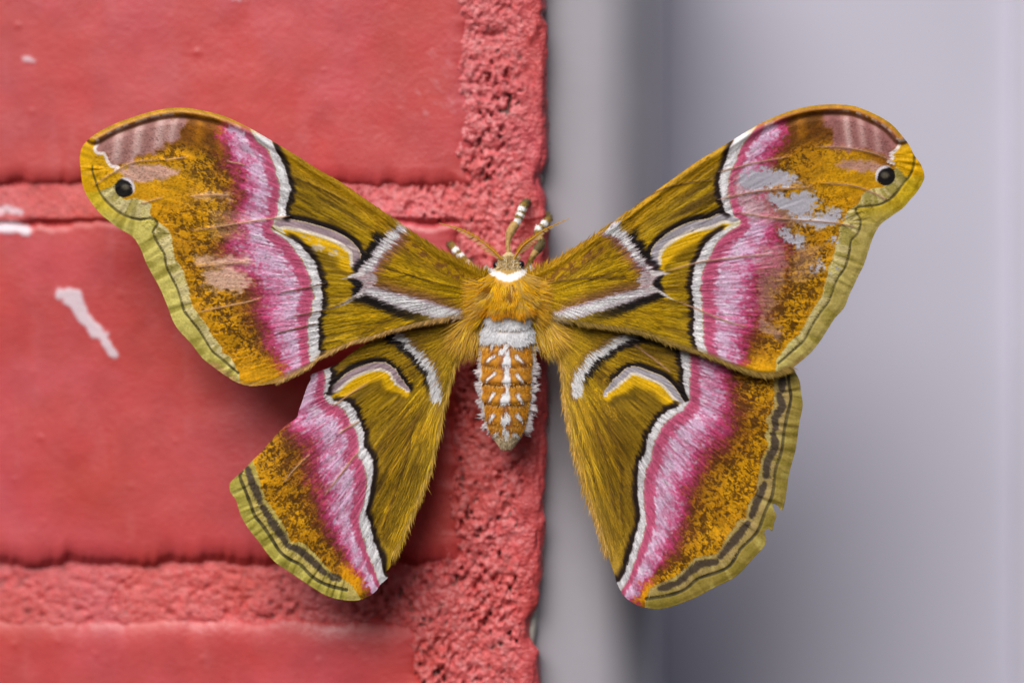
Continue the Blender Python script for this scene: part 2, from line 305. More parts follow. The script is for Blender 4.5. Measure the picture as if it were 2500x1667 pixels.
    Q.mix((214, 176, 206), pk * (.5 + .5 * sstep(.25, .6, grain2)))
    Q.mix((232, 214, 230), pk * sstep(.55, .85, grain) * .75)
    Q.mix((192, 86, 120), sstep(38, 15, u + (grain - .5) * 14) * .82)
    Q.mix((204, 120, 150), sstep(8, 2, u) * .6)
    m = sstep(-1.5, 1.5, D)
    P.mix((0, 0, 0), 0 * m); P.c = P.c * (1 - m[:, None]) + Q.c * m[:, None]
    # ---- crescent
    A = smooth(w['arc'], 4)
    da, sa, pa = polydist(X2, Y2, A, 130)
    cp = smooth(w['cres'], 2, True)
    inc = sdpoly(X2, Y2, cp, 40)
    arcpoly = np.vstack([A, [A[-1] * .5 + A[0] * .5 + (np.array(A[-1]) - A[0])[::-1] * (0, 0)]])
    # inside of the arc: same side as the centroid of the chord
    mid = np.array([[(A[0][0] + A[-1][0]) / 2, (A[0][1] + A[-1][1]) / 2]])
    _, sm, _ = polydist(mid[:, 0], mid[:, 1], A, 1e6)
    t = da * sa * sm[0]
    tip = sstep(0, .12, pa) * sstep(1.0, .9, pa)
    wd = (.55 + .45 * tip) * (1.0 if fore else .82)
    tt = t / wd
    med = D < 0
    on = sstep(-1, 2, inc) * med
    P.mix((90, 68, 8), on * sstep(95, 60, tt) * sstep(30, 50, tt) * .8)
    P.mix((30, 26, 22), on * sstep(40, 62, tt) * sstep(108, 70, tt) * (.75 if key == 'RF' else .3) * sstep(.55, .2, pa))
    P.mix((150, 116, 4), on * sstep(92, 60, tt + (st - .5) * 16) * (tt > 0) * .7)
    P.mix((224, 174, 6), on * sstep(66, 46, tt + (st - .5) * 14) * (tt > 0))
    P.mix((228, 214, 196), on * sstep(31, 25, tt) * (tt > 0))
    P.mix((160, 138, 146) if s < 0 else (164, 158, 166), on * sstep(20.5, 17.5, tt) * (tt > 0))
    P.mix((206, 186, 150), on * sstep(3.6, 1.5, tt) * (tt > 0))
    if fore: P.mix((214, 206, 178), on * sstep(.075, .02, pa) * (tt > -1))
    da_w, sa_w, pa_w = polydist(X, Y, A, 60)
    tw = da_w * sa_w * sm[0]
    blk = sstep(-17, -7, tw) * (da_w < 30) * (t < 0.5) * med * sstep(0.04, .16, pa)
    P.mix((24, 15, 18), blk * .97)
    if key == 'LF':   # the scuffed yellow of this crescent
        sc_ = sstep(24, 5, polydist(x, y, smooth([(745, 588), (800, 610), (855, 612)], 3), 40)[0]) * sstep(.4, .62, fbm(x / 13, y / 9, 5, 2))
        P.mix((206, 190, 184), sc_ * .8)
    # ---- black then white post-median line
    wl = 1.0
    for b, dl in ((w['ub'], w['ud']), (w['lb'], w['ld'])):
        B = smooth(b, 3)
        db, sb, pb = polydist(X, Y, B, 60)
        P.mix((26, 15, 18), sstep(18, 6, db) * (D < 0) * .93 * (sstep(0, .06, pb) if not (fore and b is w['ub']) else sstep(.08, .2, pb)))
        poly = np.vstack([smooth(dl, 3), B[::-1]])
        iw = sdpoly(x + fx * wv * .5, y + fy * wv * .5, poly, 30)
        P.mix((216, 212, 216), sstep(-1.5, 2.5, iw))
        P.mix((238, 238, 240), sstep(5, 10, iw) * sstep(.3, .7, st) * .8)
    # ---- antemedian white arms
    if fore:
        for o, i_ in (w['armu'], w['arml']):
            o = smooth(o, 3); i_ = smooth(i_, 3)
            poly = np.vstack([o, i_[::-1]])
            iw = sdpoly(X, Y, poly, 60)
            bl = o if o is not None and (w['armu'][0][0] == tuple(o[0])) else i_
            bl = o if np.allclose(o[0], w['armu'][0][0]) else i_
            db, sb, pb = polydist(X, Y, bl, 50)
            taper = sstep(.0, .15, pb) if bl is o else sstep(.75, .3, pb)
            P.mix((22, 16, 20), sstep(27, 12, db) * (iw < 3) * .96 * (sstep(40, 55, dc)) * (np.ones(n) if bl is o else sstep(.8, .35, pb)))
            # mauve tint on the basal side
            di, _, pi_ = polydist(X, Y, i_ if bl is o else o, 60)
            P.mix((150, 96, 96) if bl is o else (122, 78, 74), sstep(34, 4, di) * (iw < 2) * .75 * (sstep(.05, .2, pi_) if bl is o else sstep(1, .5, pi_)))
            P.mix((200, 190, 196), sstep(-3, 3, iw + (st - .5) * 6))
            P.mix((176, 128, 140), sstep(9, 0, di) * (iw > -2) * (.75 if bl is o else .35))
            P.mix((232, 232, 234), sstep(4, 9, iw) * sstep(.25, .6, st))
        nd = sdpoly(X, Y, smooth(w['node'], 2, True), 30)
        P.mix((202, 188, 192), sstep(-2, 3, nd))
        P.mix((170, 120, 124), sstep(0, 8, nd) * sstep(.4, .7, st) * .5)
        bd_ = sdpoly(X2, Y2, smooth(w['bcres'], 3, True), 30)
        P.mix((24, 18, 24), sstep(-7, 3, bd_))
        for sp in w['spike']:
            dsp, _, psp = polydist(X2, Y2, smooth(sp, 3), 30)
            P.mix((206, 198, 198), sstep(0, -3, dsp - 8 * (1 - psp) - 1))
    else:
        Ar = smooth(w['arm'], 4)
        db, sb, pb = polydist(X, Y, Ar, 70)
        mm = np.array([[w['arc'][5][0], w['arc'][5][1]]], float)
        _, s2, _ = polydist(mm[:, 0], mm[:, 1], Ar, 1e6)
        outs = sb * s2[0]
        P.mix((24, 18, 22), sstep(30, 17, db) * (outs > 0) * sstep(.96, .72, pb) * .95)
        P.mix((118, 84, 78), sstep(26, 10, db) * (outs < 0) * .6)
        ww = w['armw'] * (.75 + .45 * pb)
        P.mix((222, 220, 222), sstep(2.5, -2.5, db - ww + (st - .5) * 6) * sstep(0, .05, pb))
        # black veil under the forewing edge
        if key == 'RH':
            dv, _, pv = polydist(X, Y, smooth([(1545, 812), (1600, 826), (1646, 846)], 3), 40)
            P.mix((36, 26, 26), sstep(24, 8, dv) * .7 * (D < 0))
    # ---- outer margin
    fr = fbm(x / 16, y / 16, sd0 + 22, 2)
    Dk = smooth(w['dark'], 3); Cr = smooth(w['cream'], 3)
    do_, _, _ = polydist(x, y, np.vstack([w['outline_s'], w['outline_s'][:1]]), 90)
    far_pts = [(0, 0)]
    ext_c = np.vstack([Cr, np.array([Cr[-1] + (0, 120), Cr[-1] + (s * 900, 200), Cr[0] + (s * 900, -100), Cr[0] + (s * 120, 0)])])
    ic = sdpoly(X2, Y2, ext_c, 80)
    dkd, dks, dkp = polydist(x, y, Dk, 90)
    ext_d = np.vstack([Dk, np.array([Dk[-1] + (0, 150), Dk[-1] + (s * 900, 200), Dk[0] + (s * 900, -100), Dk[0] + (s * 60, -20)])])
    idk = inpoly(x, y, ext_d)
    pleat = vnoise(dkp * 62 * (1 if fore else .8), do_ / 60, sd0 + 23)
    mc = (210, 196, 140) if s < 0 else (198, 182, 122)
    mo = (202, 190, 100) if s < 0 else (176, 158, 86)
    if not fore: mc = (196, 176, 96) if s < 0 else (174, 150, 92); mo = (178, 166, 74) if s < 0 else (152, 132, 60)
    if fore: P.mix((212, 150, 6), sstep(-16, -3, ic) * .55)
    P.mix(mc, sstep(-1.8, 1.8, ic))
    if fore: P.mix((226, 216, 160), sstep(-1, 4, ic) * sstep(14, 5, ic) * .35)
    P.mix(mo, sstep(-3, 3, np.where(idk, dkd, -dkd)) * (ic > -2))
    P.mix((134, 122, 40), sstep(.5, .2, pleat) * (idk | (ic > 2)) * (.6 if fore else .45) * (ic > 0))
    P.mix((222, 212, 120), sstep(.65, .9, pleat) * (ic > 0) * .35)
    if fore:
        yel = sstep(560, 470, y)   # the tip is a brighter yellow
        P.mix((214, 178, 20), (idk & (ic > 0)) * yel * .8)
        P.mix((168, 134, 14), (idk & (ic > 0)) * yel * sstep(.5, .75, fr) * .6)
        Yl = smooth(w['yellow'], 1, True)
        P.mix((216, 164, 4), sstep(-2, 2, sdpoly(X2, Y2, np.array(w['yellow'], float), 40)))
        Mv = np.array(w['mauve'], float)
        im = sdpoly(X2 + (vnoise(x / 14, y / 14, sd0 + 24) - .5) * 22, Y2 + (vnoise(x / 14, y / 14, sd0 + 25) - .5) * 22, Mv, 60)
        mvc = (176, 126, 122) if s < 0 else (170, 112, 112)
        P.mix(mvc, sstep(-10, 8, im) * .95)
        rip = np.zeros(n)
        for rx_, ra in w['rip']:
            xx = x - (y - 330) * .12 * s
            rip += ra * np.exp(-((xx - rx_) / (13 if s < 0 else 10)) ** 2)
        P.mix((216, 184, 180), np.clip(rip, 0, 1) * sstep(0, 16, im) * .75)  # light on the ripple crests, painted into the colour over the relief
        P.mix((120, 78, 76), np.clip(1 - rip * 1.5, 0, 1) * sstep(4, 18, im) * .35 * sstep(60, 20, im))  # shade between the ripples, painted in as darker mauve
        in_tip = sstep(-10, 10, im)
        ip = sdpoly(X2 + (vnoise(x / 10, y / 10, sd0 + 26) - .5) * 16, Y2 + (vnoise(x / 10, y / 10, sd0 + 27) - .5) * 12, np.array(w['pale'], float), 40)
        P.mix((206, 164, 158) if s < 0 else (200, 150, 142), sstep(-8, 5, ip) * .9)
        dz, _, pz = polydist(x, y, smooth(w['zig'], 3), 20)
        P.mix((240, 226, 224), sstep(5.5, 2.5, dz) * .95)
        # costal rim over the tip
        P.mix((216, 158, 82) if s < 0 else (196, 132, 62), sstep(17, 9, dc) * sstep(.52, .66, pc) * .92)
        P.mix((178, 136, 12), sstep(8, 3, dc) * .8 * sstep(.5, .62, pc))
        P.mix((96, 56, 34), sstep(6, 1.5, np.abs(dc - 22)) * sstep(.6, .7, pc) * .75)
        P.mix((232, 212, 196), sstep(3.5, 1, np.abs(dc - 14)) * sstep(.74, .82, pc) * sstep(.45, .6, vnoise(pc * 90, pc * 0, sd0 + 3)) * .8)
    dkline = sstep(3.4, 1.2, dkd - (1.2 if not fore else 0) - 1.2 * vnoise(dkp * 40, dkp * 0, sd0 + 29))
    P.mix((70, 62, 30) if fore else (52, 46, 30), dkline * (.9 if fore else .95) * (.55 + .45 * vnoise(dkp * 26, do_ / 40, sd0 + 30)))
    if not fore:
        for sp in w['spots']:
            q = smooth(sp, 5)
            dq, _, pq = polydist(X2, Y2, q, 40)
            L = np.sum(np.hypot(*np.diff(q, axis=0).T))
            wdt = (8.5 if s < 0 else 9.0) * (.75 + .35 * np.sin(np.pi * np.clip(pq, .05, .95)))
            P.mix((74, 62, 52), sstep(3.2, -2.5, dq - wdt) * .93)
        P.mix((206, 188, 110), sstep(3, 0, np.abs(ic - 5)) * .3)
    else:
        ex, ey, er = w['eye']
        de = np.hypot(x - ex, (y - ey) * 1.0)
        P.mix((206, 194, 200), sstep(er + 3.5, er, de) * sstep(-.1, .7, ((x - ex) * w['hl'][0] + (y - ey) * w['hl'][1]) / (de + 1e-6)))
        P.mix((22, 18, 20), sstep(er + .5, er - 2, de))
        gx, gy = ex + w['hl'][0] * 2, ey - 2
        P.mix((112, 106, 88), sstep(er * .62, er * .2, np.hypot(x - gx, (y - gy) * 1.3)) * .8)
        dh = np.hypot(x - ex + w['hl'][0] * 3.5, y - ey + w['hl'][1] * 4.5)
        P.mix((226, 216, 222), sstep(er - 2.5, er + .5, dh) * (de < er + .5) * sstep(.25, .7, ((x - ex) * w['hl'][0] + (y - ey) * w['hl'][1]) / (de * 1.28 + 1e-6)))
    # ---- scuffs (lost scales), clear panes, veins
    for poly, a in w['scuff']:
        ip = sdpoly(x + (vnoise(x / 12, y / 7, sd0 + 33) - .5) * 26, y + (vnoise(x / 12, y / 7, sd0 + 34) - .5) * 18, np.array(poly, float), 40)
        P.mix((224, 184, 162) if s < 0 else (190, 150, 142), sstep(-14, 10, ip) * a * sstep(.28, .5, .6 * spk + .4 * spk2 + (a - .5) * .35 + .012 * np.clip(ip, -10, 10)))
    for poly, a in w['clear']:
        ip = sdpoly(x + (vnoise(x / 11, y / 8, sd0 + 35) - .5) * 20, y + (vnoise(x / 11, y / 8, sd0 + 36) - .5) * 16, np.array(poly, float), 40)
        mclr = sstep(-7, 6, ip + (spk2 - .5) * 14) * sstep(.22, .38, spk * .6 + spk2 * .4 + (a - .9) * .5 + .01 * np.clip(ip, -8, 8))
        P.mix((196, 192, 204), mclr * .95)
        P.clear = np.maximum(P.clear, mclr)
    for v in w['dk']:
        dv, _, pv = polydist(x, y, smooth(v, 4), 14)
        P.mix((70, 46, 26), sstep(3.2, .8, dv) * .55 * sstep(0, .12, pv) * sstep(1, .85, pv))
    for v in w['tan']:
        dv, _, pv = polydist(x, y, smooth(v, 4), 16)
        P.mix((206, 158, 124) if s < 0 else (178, 136, 112), sstep(4.5, 1.0, dv) * .6 * sstep(0, .08, pv) * sstep(1, .9, pv))
    # ---- rear fringe of the forewing: pale hairs
    if fore:
        rear = smooth([q for q in w['outline'] if q[1] > 745 and abs(q[0] - w['root'][0]) < 660], 2)
        drr, _, prr = polydist(x, y, rear, 40)
        P.mix((190, 150, 96) if s < 0 else (150, 122, 66), sstep(16, 4, drr + (st - .5) * 14) * .75)
    # ---- fine brightness grain
    g = .88 + .24 * np.where(ic > 0, .5, st)
    if fore: g = g * (1 - in_tip) + in_tip
    g2 = .95 + .1 * vnoise(x / 2.6, y / 2.6, sd0 + 40)
    P.mul(g * g2 * .98)
    return np.clip(P.c, 4, 245), P.clear

def inner_dist(key, x, y):
    o = W[key]['outline']
    q = o[0:20] if key == 'LH' else o[0:15]
    d, _, _ = polydist(x, y, np.array(q, float), 220)
    return d
# ================================================================ mesh and material helpers
def P(px, py, Y):
    """photo pixel at depth Y -> world (n,3)"""
    px, py, Y = np.broadcast_arrays(np.asarray(px, float), np.asarray(py, float), np.asarray(Y, float))
    f = (Y - CAMY) / DIST
    return np.stack([(px - 1250) * S * f, Y, (833.5 - py) * S * f], -1)

def lin(c):
    c = np.clip(np.asarray(c, float) / 255, 0, 1)
    return np.where(c <= .04045, c / 12.92, ((c + .055) / 1.055) ** 2.4)

def mesh_obj(name, verts, loops, starts, mat, parent=None, col=None, extra=None, smooth_=True):
    """verts (n,3); loops flat vertex indices; starts of each polygon"""
    me = bpy.data.meshes.new(name)
    verts = np.ascontiguousarray(verts, np.float32); loops = np.ascontiguousarray(loops, np.int32).ravel()
    me.vertices.add(len(verts)); me.vertices.foreach_set('co', verts.ravel())
    me.loops.add(len(loops)); me.loops.foreach_set('vertex_index', loops)
    me.polygons.add(len(starts)); me.polygons.foreach_set('loop_start', np.ascontiguousarray(starts, np.int32))
    me.update(calc_edges=True)
    me.polygons.foreach_set('use_smooth', np.full(len(starts), smooth_))
    if col is not None:
        a = me.attributes.new('col', 'FLOAT_COLOR', 'POINT')
        c4 = np.ones((len(verts), 4), np.float32); c4[:, :3] = lin(col)
        a.data.foreach_set('color', c4.ravel())
    for k, v in (extra or {}).items():
        a = me.attributes.new(k, 'FLOAT', 'POINT'); a.data.foreach_set('value', np.ascontiguousarray(v, np.float32))
    me.validate()
    me.materials.append(mat)
    o = bpy.data.objects.new(name, me); COL.objects.link(o)
    if parent is not None: o.parent = parent
    return o

def quads(idx):
    """grid of vertex indices -> quad loops, wound to face the camera (-Y)"""
    q = np.stack([idx[:-1, :-1], idx[1:, :-1], idx[1:, 1:], idx[:-1, 1:]], -1).reshape(-1, 4)
    return q

def grid_obj(name, V, mat, parent=None, col=None, extra=None, flip=False):
    """V (rows, cols, 3)"""
    R, C = V.shape[:2]
    q = quads(np.arange(R * C).reshape(R, C))
    if flip: q = q[:, ::-1]
    return mesh_obj(name, V.reshape(-1, 3), q, np.arange(len(q)) * 4, mat, parent,
                    None if col is None else col.reshape(-1, 3), extra)

def thing(name, label, cat, loc=(0, 0, 0)):
    o = bpy.data.objects.new(name, None); COL.objects.link(o)
    o.empty_display_size = .01
    o['label'] = label; o['category'] = cat
    return o

def nodes_of(m):
    m.use_nodes = True; n = m.node_tree.nodes; l = m.node_tree.links
    return n, l, n['Principled BSDF'], n['Material Output']

def mat_attr(name, rough=.7, spec=.3, bump=0.0, bscale=3000, sheen=0, clear=False, vary=.12, vscale=900, coat=0, bdist=2e-4, transl=0, wear=False):
    m = bpy.data.materials.new(name); n, l, b, out = nodes_of(m)
    at = n.new('ShaderNodeAttribute'); at.attribute_name = 'col'
    tc = n.new('ShaderNodeTexCoord')
    nz = n.new('ShaderNodeTexNoise'); nz.inputs['Scale'].default_value = vscale; nz.inputs['Detail'].default_value = 3
    l.new(tc.outputs['Object'], nz.inputs['Vector'])
    mr = n.new('ShaderNodeMapRange'); mr.inputs['From Min'].default_value = .25; mr.inputs['From Max'].default_value = .75
    mr.inputs['To Min'].default_value = 1 - vary; mr.inputs['To Max'].default_value = 1 + vary
    l.new(nz.outputs['Fac'], mr.inputs['Value'])
    mx = n.new('ShaderNodeMix'); mx.data_type = 'RGBA'; mx.blend_type = 'MULTIPLY'; mx.inputs['Factor'].default_value = 1
    l.new(at.outputs['Color'], mx.inputs[6]); l.new(mr.outputs['Result'], mx.inputs[7])
    l.new(mx.outputs[2], b.inputs['Base Color'])
    b.inputs['Roughness'].default_value = rough; b.inputs['Specular IOR Level'].default_value = spec
    b.inputs['Sheen Weight'].default_value = sheen; b.inputs['Sheen Roughness'].default_value = .5
    b.inputs['Coat Weight'].default_value = coat
    if bump:
        bn = n.new('ShaderNodeTexNoise'); bn.inputs['Scale'].default_value = bscale; bn.inputs['Detail'].default_value = 4
        l.new(tc.outputs['Object'], bn.inputs['Vector'])
        bp = n.new('ShaderNodeBump'); bp.inputs['Strength'].default_value = bump; bp.inputs['Distance'].default_value = bdist
        l.new(bn.outputs['Fac'], bp.inputs['Height']); l.new(bp.outputs[0], b.inputs['Normal'])
    if wear:          # uneven gloss, brush marks and fine grit of an old paint coat
        mp = n.new('ShaderNodeMapping'); mp.inputs['Scale'].default_value = (900, 900, 60); l.new(tc.outputs['Object'], mp.inputs['Vector'])
        br = n.new('ShaderNodeTexNoise'); br.inputs['Scale'].default_value = 1; br.inputs['Detail'].default_value = 4; l.new(mp.outputs[0], br.inputs['Vector'])
        bb = n.new('ShaderNodeBump'); bb.inputs['Strength'].default_value = .25; bb.inputs['Distance'].default_value = 1.2e-4
        l.new(br.outputs['Fac'], bb.inputs['Height']); l.new(bp.outputs[0], bb.inputs['Normal']); l.new(bb.outputs[0], b.inputs['Normal'])
        rn = n.new('ShaderNodeTexNoise'); rn.inputs['Scale'].default_value = 70; rn.inputs['Detail'].default_value = 5; l.new(tc.outputs['Object'], rn.inputs['Vector'])
        rm = n.new('ShaderNodeMapRange'); rm.inputs['From Min'].default_value = .3; rm.inputs['From Max'].default_value = .7
        rm.inputs['To Min'].default_value = rough - .1; rm.inputs['To Max'].default_value = rough + .2
        l.new(rn.outputs['Fac'], rm.inputs['Value']); l.new(rm.outputs['Result'], b.inputs['Roughness'])
        cn = n.new('ShaderNodeTexNoise'); cn.inputs['Scale'].default_value = 34; cn.inputs['Detail'].default_value = 6; l.new(tc.outputs['Object'], cn.inputs['Vector'])
        cm = n.new('ShaderNodeMapRange'); cm.inputs['From Min'].default_value = .42; cm.inputs['From Max'].default_value = .68; l.new(cn.outputs['Fac'], cm.inputs['Value'])
        tint = n.new('ShaderNodeMix'); tint.data_type = 'RGBA'; tint.blend_type = 'MIX'
        hs = n.new('ShaderNodeHueSaturation'); hs.inputs['Hue'].default_value = .506; hs.inputs['Saturation'].default_value = 1.06; hs.inputs['Value'].default_value = .95
        l.new(mx.outputs[2], hs.inputs['Color']); l.new(cm.outputs['Result'], tint.inputs['Factor']); l.new(mx.outputs[2], tint.inputs[6]); l.new(hs.outputs[0], tint.inputs[7])
        l.new(tint.outputs[2], b.inputs['Base Color'])
    sh = b.outputs[0]
    if transl:
        tr = n.new('ShaderNodeBsdfTranslucent'); l.new(mx.outputs[2], tr.inputs['Color'])
        ms = n.new('ShaderNodeMixShader'); ms.inputs[0].default_value = transl
        l.new(sh, ms.inputs[1]); l.new(tr.outputs[0], ms.inputs[2]); sh = ms.outputs[0]
    if clear:
        ca = n.new('ShaderNodeAttribute'); ca.attribute_name = 'clear'
        gl = n.new('ShaderNodeBsdfGlossy'); gl.inputs['Roughness'].default_value = .25
        tp = n.new('ShaderNodeBsdfTransparent')
        m1 = n.new('ShaderNodeMixShader'); m1.inputs[0].default_value = .10
        l.new(tp.outputs[0], m1.inputs[1]); l.new(gl.outputs[0], m1.inputs[2])
        ml = n.new('ShaderNodeMath'); ml.operation = 'MULTIPLY'; ml.inputs[1].default_value = .72
        l.new(ca.outputs['Fac'], ml.inputs[0])
        m2 = n.new('ShaderNodeMixShader'); l.new(ml.outputs[0], m2.inputs[0])
        l.new(sh, m2.inputs[1]); l.new(m1.outputs[0], m2.inputs[2]); sh = m2.outputs[0]
    l.new(sh, out.inputs['Surface'])
    return m

def mat_plain(name, rgb, rough=.5, spec=.4, bump=.1, bscale=400, vary=.06, vscale=60, bdist=3e-4):
    m = bpy.data.materials.new(name); n, l, b, out = nodes_of(m)
    tc = n.new('ShaderNodeTexCoord')
    nz = n.new('ShaderNodeTexNoise'); nz.inputs['Scale'].default_value = vscale; nz.inputs['Detail'].default_value = 5
    l.new(tc.outputs['Object'], nz.inputs['Vector'])
    cr = n.new('ShaderNodeValToRGB'); c = lin(rgb)
    cr.color_ramp.elements[0].position = .3; cr.color_ramp.elements[1].position = .7
    cr.color_ramp.elements[0].color = (*(c * (1 - vary)), 1); cr.color_ramp.elements[1].color = (*np.minimum(c * (1 + vary), 1), 1)
    l.new(nz.outputs['Fac'], cr.inputs[0]); l.new(cr.outputs[0], b.inputs['Base Color'])
    b.inputs['Roughness'].default_value = rough; b.inputs['Specular IOR Level'].default_value = spec
    bn = n.new('ShaderNodeTexNoise'); bn.inputs['Scale'].default_value = bscale; bn.inputs['Detail'].default_value = 4
    l.new(tc.outputs['Object'], bn.inputs['Vector'])
    bp = n.new('ShaderNodeBump'); bp.inputs['Strength'].default_value = bump; bp.inputs['Distance'].default_value = bdist
    l.new(bn.outputs['Fac'], bp.inputs['Height']); l.new(bp.outputs[0], b.inputs['Normal'])
    return m

M_WING = mat_attr('wing_scales', .6, .15, .35, 2600, .0, clear=True, vary=.14, vscale=2600, transl=.08)
M_HAIR = mat_attr('moth_hair', .6, .15, 0, vary=.05, sheen=.0, transl=.2)
M_BODY = mat_attr('moth_cuticle', .55, .35, .3, 2200, .2, vary=.15, vscale=1800)
M_LEG = mat_attr('leg_scales', .6, .3, .3, 3000, .2, vary=.15, vscale=2500)
M_PAINT = mat_attr('red_masonry_paint',   .36, .5, .36, 1000, vary=.09, vscale=160, bdist=2.5e-4, wear=True)
M_MORT = mat_attr('red_painted_mortar',   .40, .5, .55, 1500, vary=.2, vscale=800, bdist=7e-4, wear=True)
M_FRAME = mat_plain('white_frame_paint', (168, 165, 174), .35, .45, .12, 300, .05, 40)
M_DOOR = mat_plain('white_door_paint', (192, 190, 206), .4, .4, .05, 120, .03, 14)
M_SEAL = mat_plain('grey_sealant', (196, 190, 180), .5, .4, .5, 900, .12, 500)
M_EYE = mat_plain('moth_eye', (26, 16, 18), .18, .6, .1, 4000, .1, 900)

# ================================================================ the brick wall
TAN_W = math.tan(math.radians(8))
def wall_y(px): return np.maximum(0, (1335 - np.asarray(px, float))) * S * TAN_W
EDGE = np.array([(-400,1335),(0,1335),(22,1338),(34,1328),(46,1329),(62,1338),(200,1339),(320,1338),(385,1342),(408,1334),(430,1321),(448,1322),(475,1331),(500,1336),(560,1341),(700,1343),(1000,1337),(1250,1332),(1400,1328),(1477,1316),(1512,1299),(1532,1295),(1556,1297),(1573,1306),(1590,1319),(1667,1324),(2100,1330)], float)

def steps(parts):
    out = []
    for a, b, d in parts: out.append(np.arange(a, b, d, dtype=float))
    return np.concatenate(out + [[parts[-1][1]]])

def red(px, py):
    n = len(px)
    pt = Paint(n, (190, 74, 78))
    pt.mix((196, 82, 92), sstep(.45, .7, fbm(px / 260, py / 200, 301, 3)) * .7)
    pt.mix((196, 66, 62), sstep(.55, .8, fbm(px / 180 + 5, py / 240, 302, 3)) * .45)
    pt.mix((204, 116, 122), sstep(.62, .85, fbm(px / 46, py / 160, 303, 3)) * .22)
    # specks of old white paint and drips
    def drip(path, rad, a=.95):
        q = smooth(path, 5); d, _, p = polydist(px, py, q, 60)
        rr = np.interp(p, np.linspace(0, 1, len(rad)), rad)
        return sstep(4, -4, d - rr + (vnoise(px / 14, py / 14, 311) - .5) * 10) * a
    wh = drip([(152, 718), (178, 728), (192, 752), (204, 775), (232, 806), (252, 822), (264, 845), (281, 866)], [14, 24, 18, 15, 16, 13, 10, 8])
    wh = np.maximum(wh, drip([(-10, 556), (30, 556), (62, 560)], [13, 16, 14]))
    wh = np.maximum(wh, drip([(-10, 512), (20, 512), (48, 516)], [12, 10, 7], .8))
    wh = np.maximum(wh, drip([(60, 146), (82, 148)], [7, 5], .8))
    wh = np.maximum(wh, drip([(570, 0), (582, 2)], [5, 4], .7))
    for k in range(26):
        cx = 1010 + 90 * hash2(np.array([k]), np.array([1]), 5)[0]; cy = 120 + 160 * hash2(np.array([k]), np.array([2]), 5)[0]
        wh = np.maximum(wh, drip([(cx, cy), (cx + 12, cy + 14)], [1.5, .5], .22))
    pt.mix((222, 206, 216), wh)
    return pt.c, wh

brick_wall = thing('brick_wall', 'red painted brick wall corner with rough pitted mortar and white paint drips', 'wall')
def brick(x0, x1, y0, y1, seed, rtop, rbot):
    xs = steps([(-1500, 0, 75), (0, 1240, 5)]); xs = xs[(xs > x0 - 40) & (xs < x1 + 30)]
    lo, hi = y0 - 16, y1 + 16
    ys = []
    if lo < 0: ys.append(np.arange(lo, 0, 50.)); lo = 0
    end = min(hi, 1680); ys.append(np.arange(lo, end, 5.))
    if hi > 1680: ys.append(np.arange(1680, hi, 50.))
    ys = np.concatenate(ys + [[hi]])
    gx, gy = np.meshgrid(xs, ys); x = gx.ravel(); y = gy.ravel()
    jx = (fbm(y / 40, y * 0, seed + 1, 3) - .5) * 44
    jt = (fbm(x / 70, x * 0, seed + 2, 3) - .5) * 26 + (fbm(x / 16, x * 0 + 4, seed + 7, 2) - .5) * 8
    jb = (fbm(x / 60, x * 0, seed + 3, 3) - .5) * 34 + (fbm(x / 14, x * 0 + 4, seed + 8, 2) - .5) * 12
    ex = np.minimum(x - x0, x1 + jx - x); et = y - y0 + jt; eb = y1 + jb - y
    def rnd(e, R, dep):
        t = np.clip(e / R, -.6, 1)
        return np.where(t >= 1, 0, -dep * (1 - np.sqrt(np.maximum(1 - (1 - np.clip(t, 0, 1)) ** 2, 0))) + np.minimum(t, 0) * dep * 2.5)
    h = np.minimum(np.minimum(rnd(et, rtop, 1.6e-3), rnd(eb, rbot, 1.5e-3)), rnd(ex, 60, 1.0e-3))
    h += (fbm(x / 300, y / 240, seed + 4, 3) - .5) * 9e-4 + (fbm(x / 60, y / 90, seed + 5, 3) - .5) * 2.0e-4
    h += (vnoise(x / 34, y / 220, seed + 6) - .5) * 6e-5          # brush strokes
    # small paint nibs
    rs = np.random.default_rng(seed)
    for k in range(24):
        cx, cy = rs.uniform(0, 1140), rs.uniform(max(y0, 0), min(y1, 1667)); rr = rs.uniform(3.5, 9); a = rs.uniform(.4e-4, 2.6e-4) * rs.random() ** .7
        m = (np.abs(x - cx) < 30) & (np.abs(y - cy) < 30)
        h[m] += a * np.exp(-((x[m] - cx) ** 2 + (y[m] - cy) ** 2) / rr ** 2)
    c, wh = red(x, y); h += wh * 1.5e-4
    V = P(x, y, wall_y(x) - h).reshape(gx.shape + (3,))
    return grid_obj('brick', V, M_PAINT, brick_wall, c)
brick(-1500, 1142, -385, 446, 401, 40, 46)
brick(-1500, 1112, 540, 1368, 421, 26, 54)
brick(-1500, 1020, 1512, 2340, 441, 70, 40)

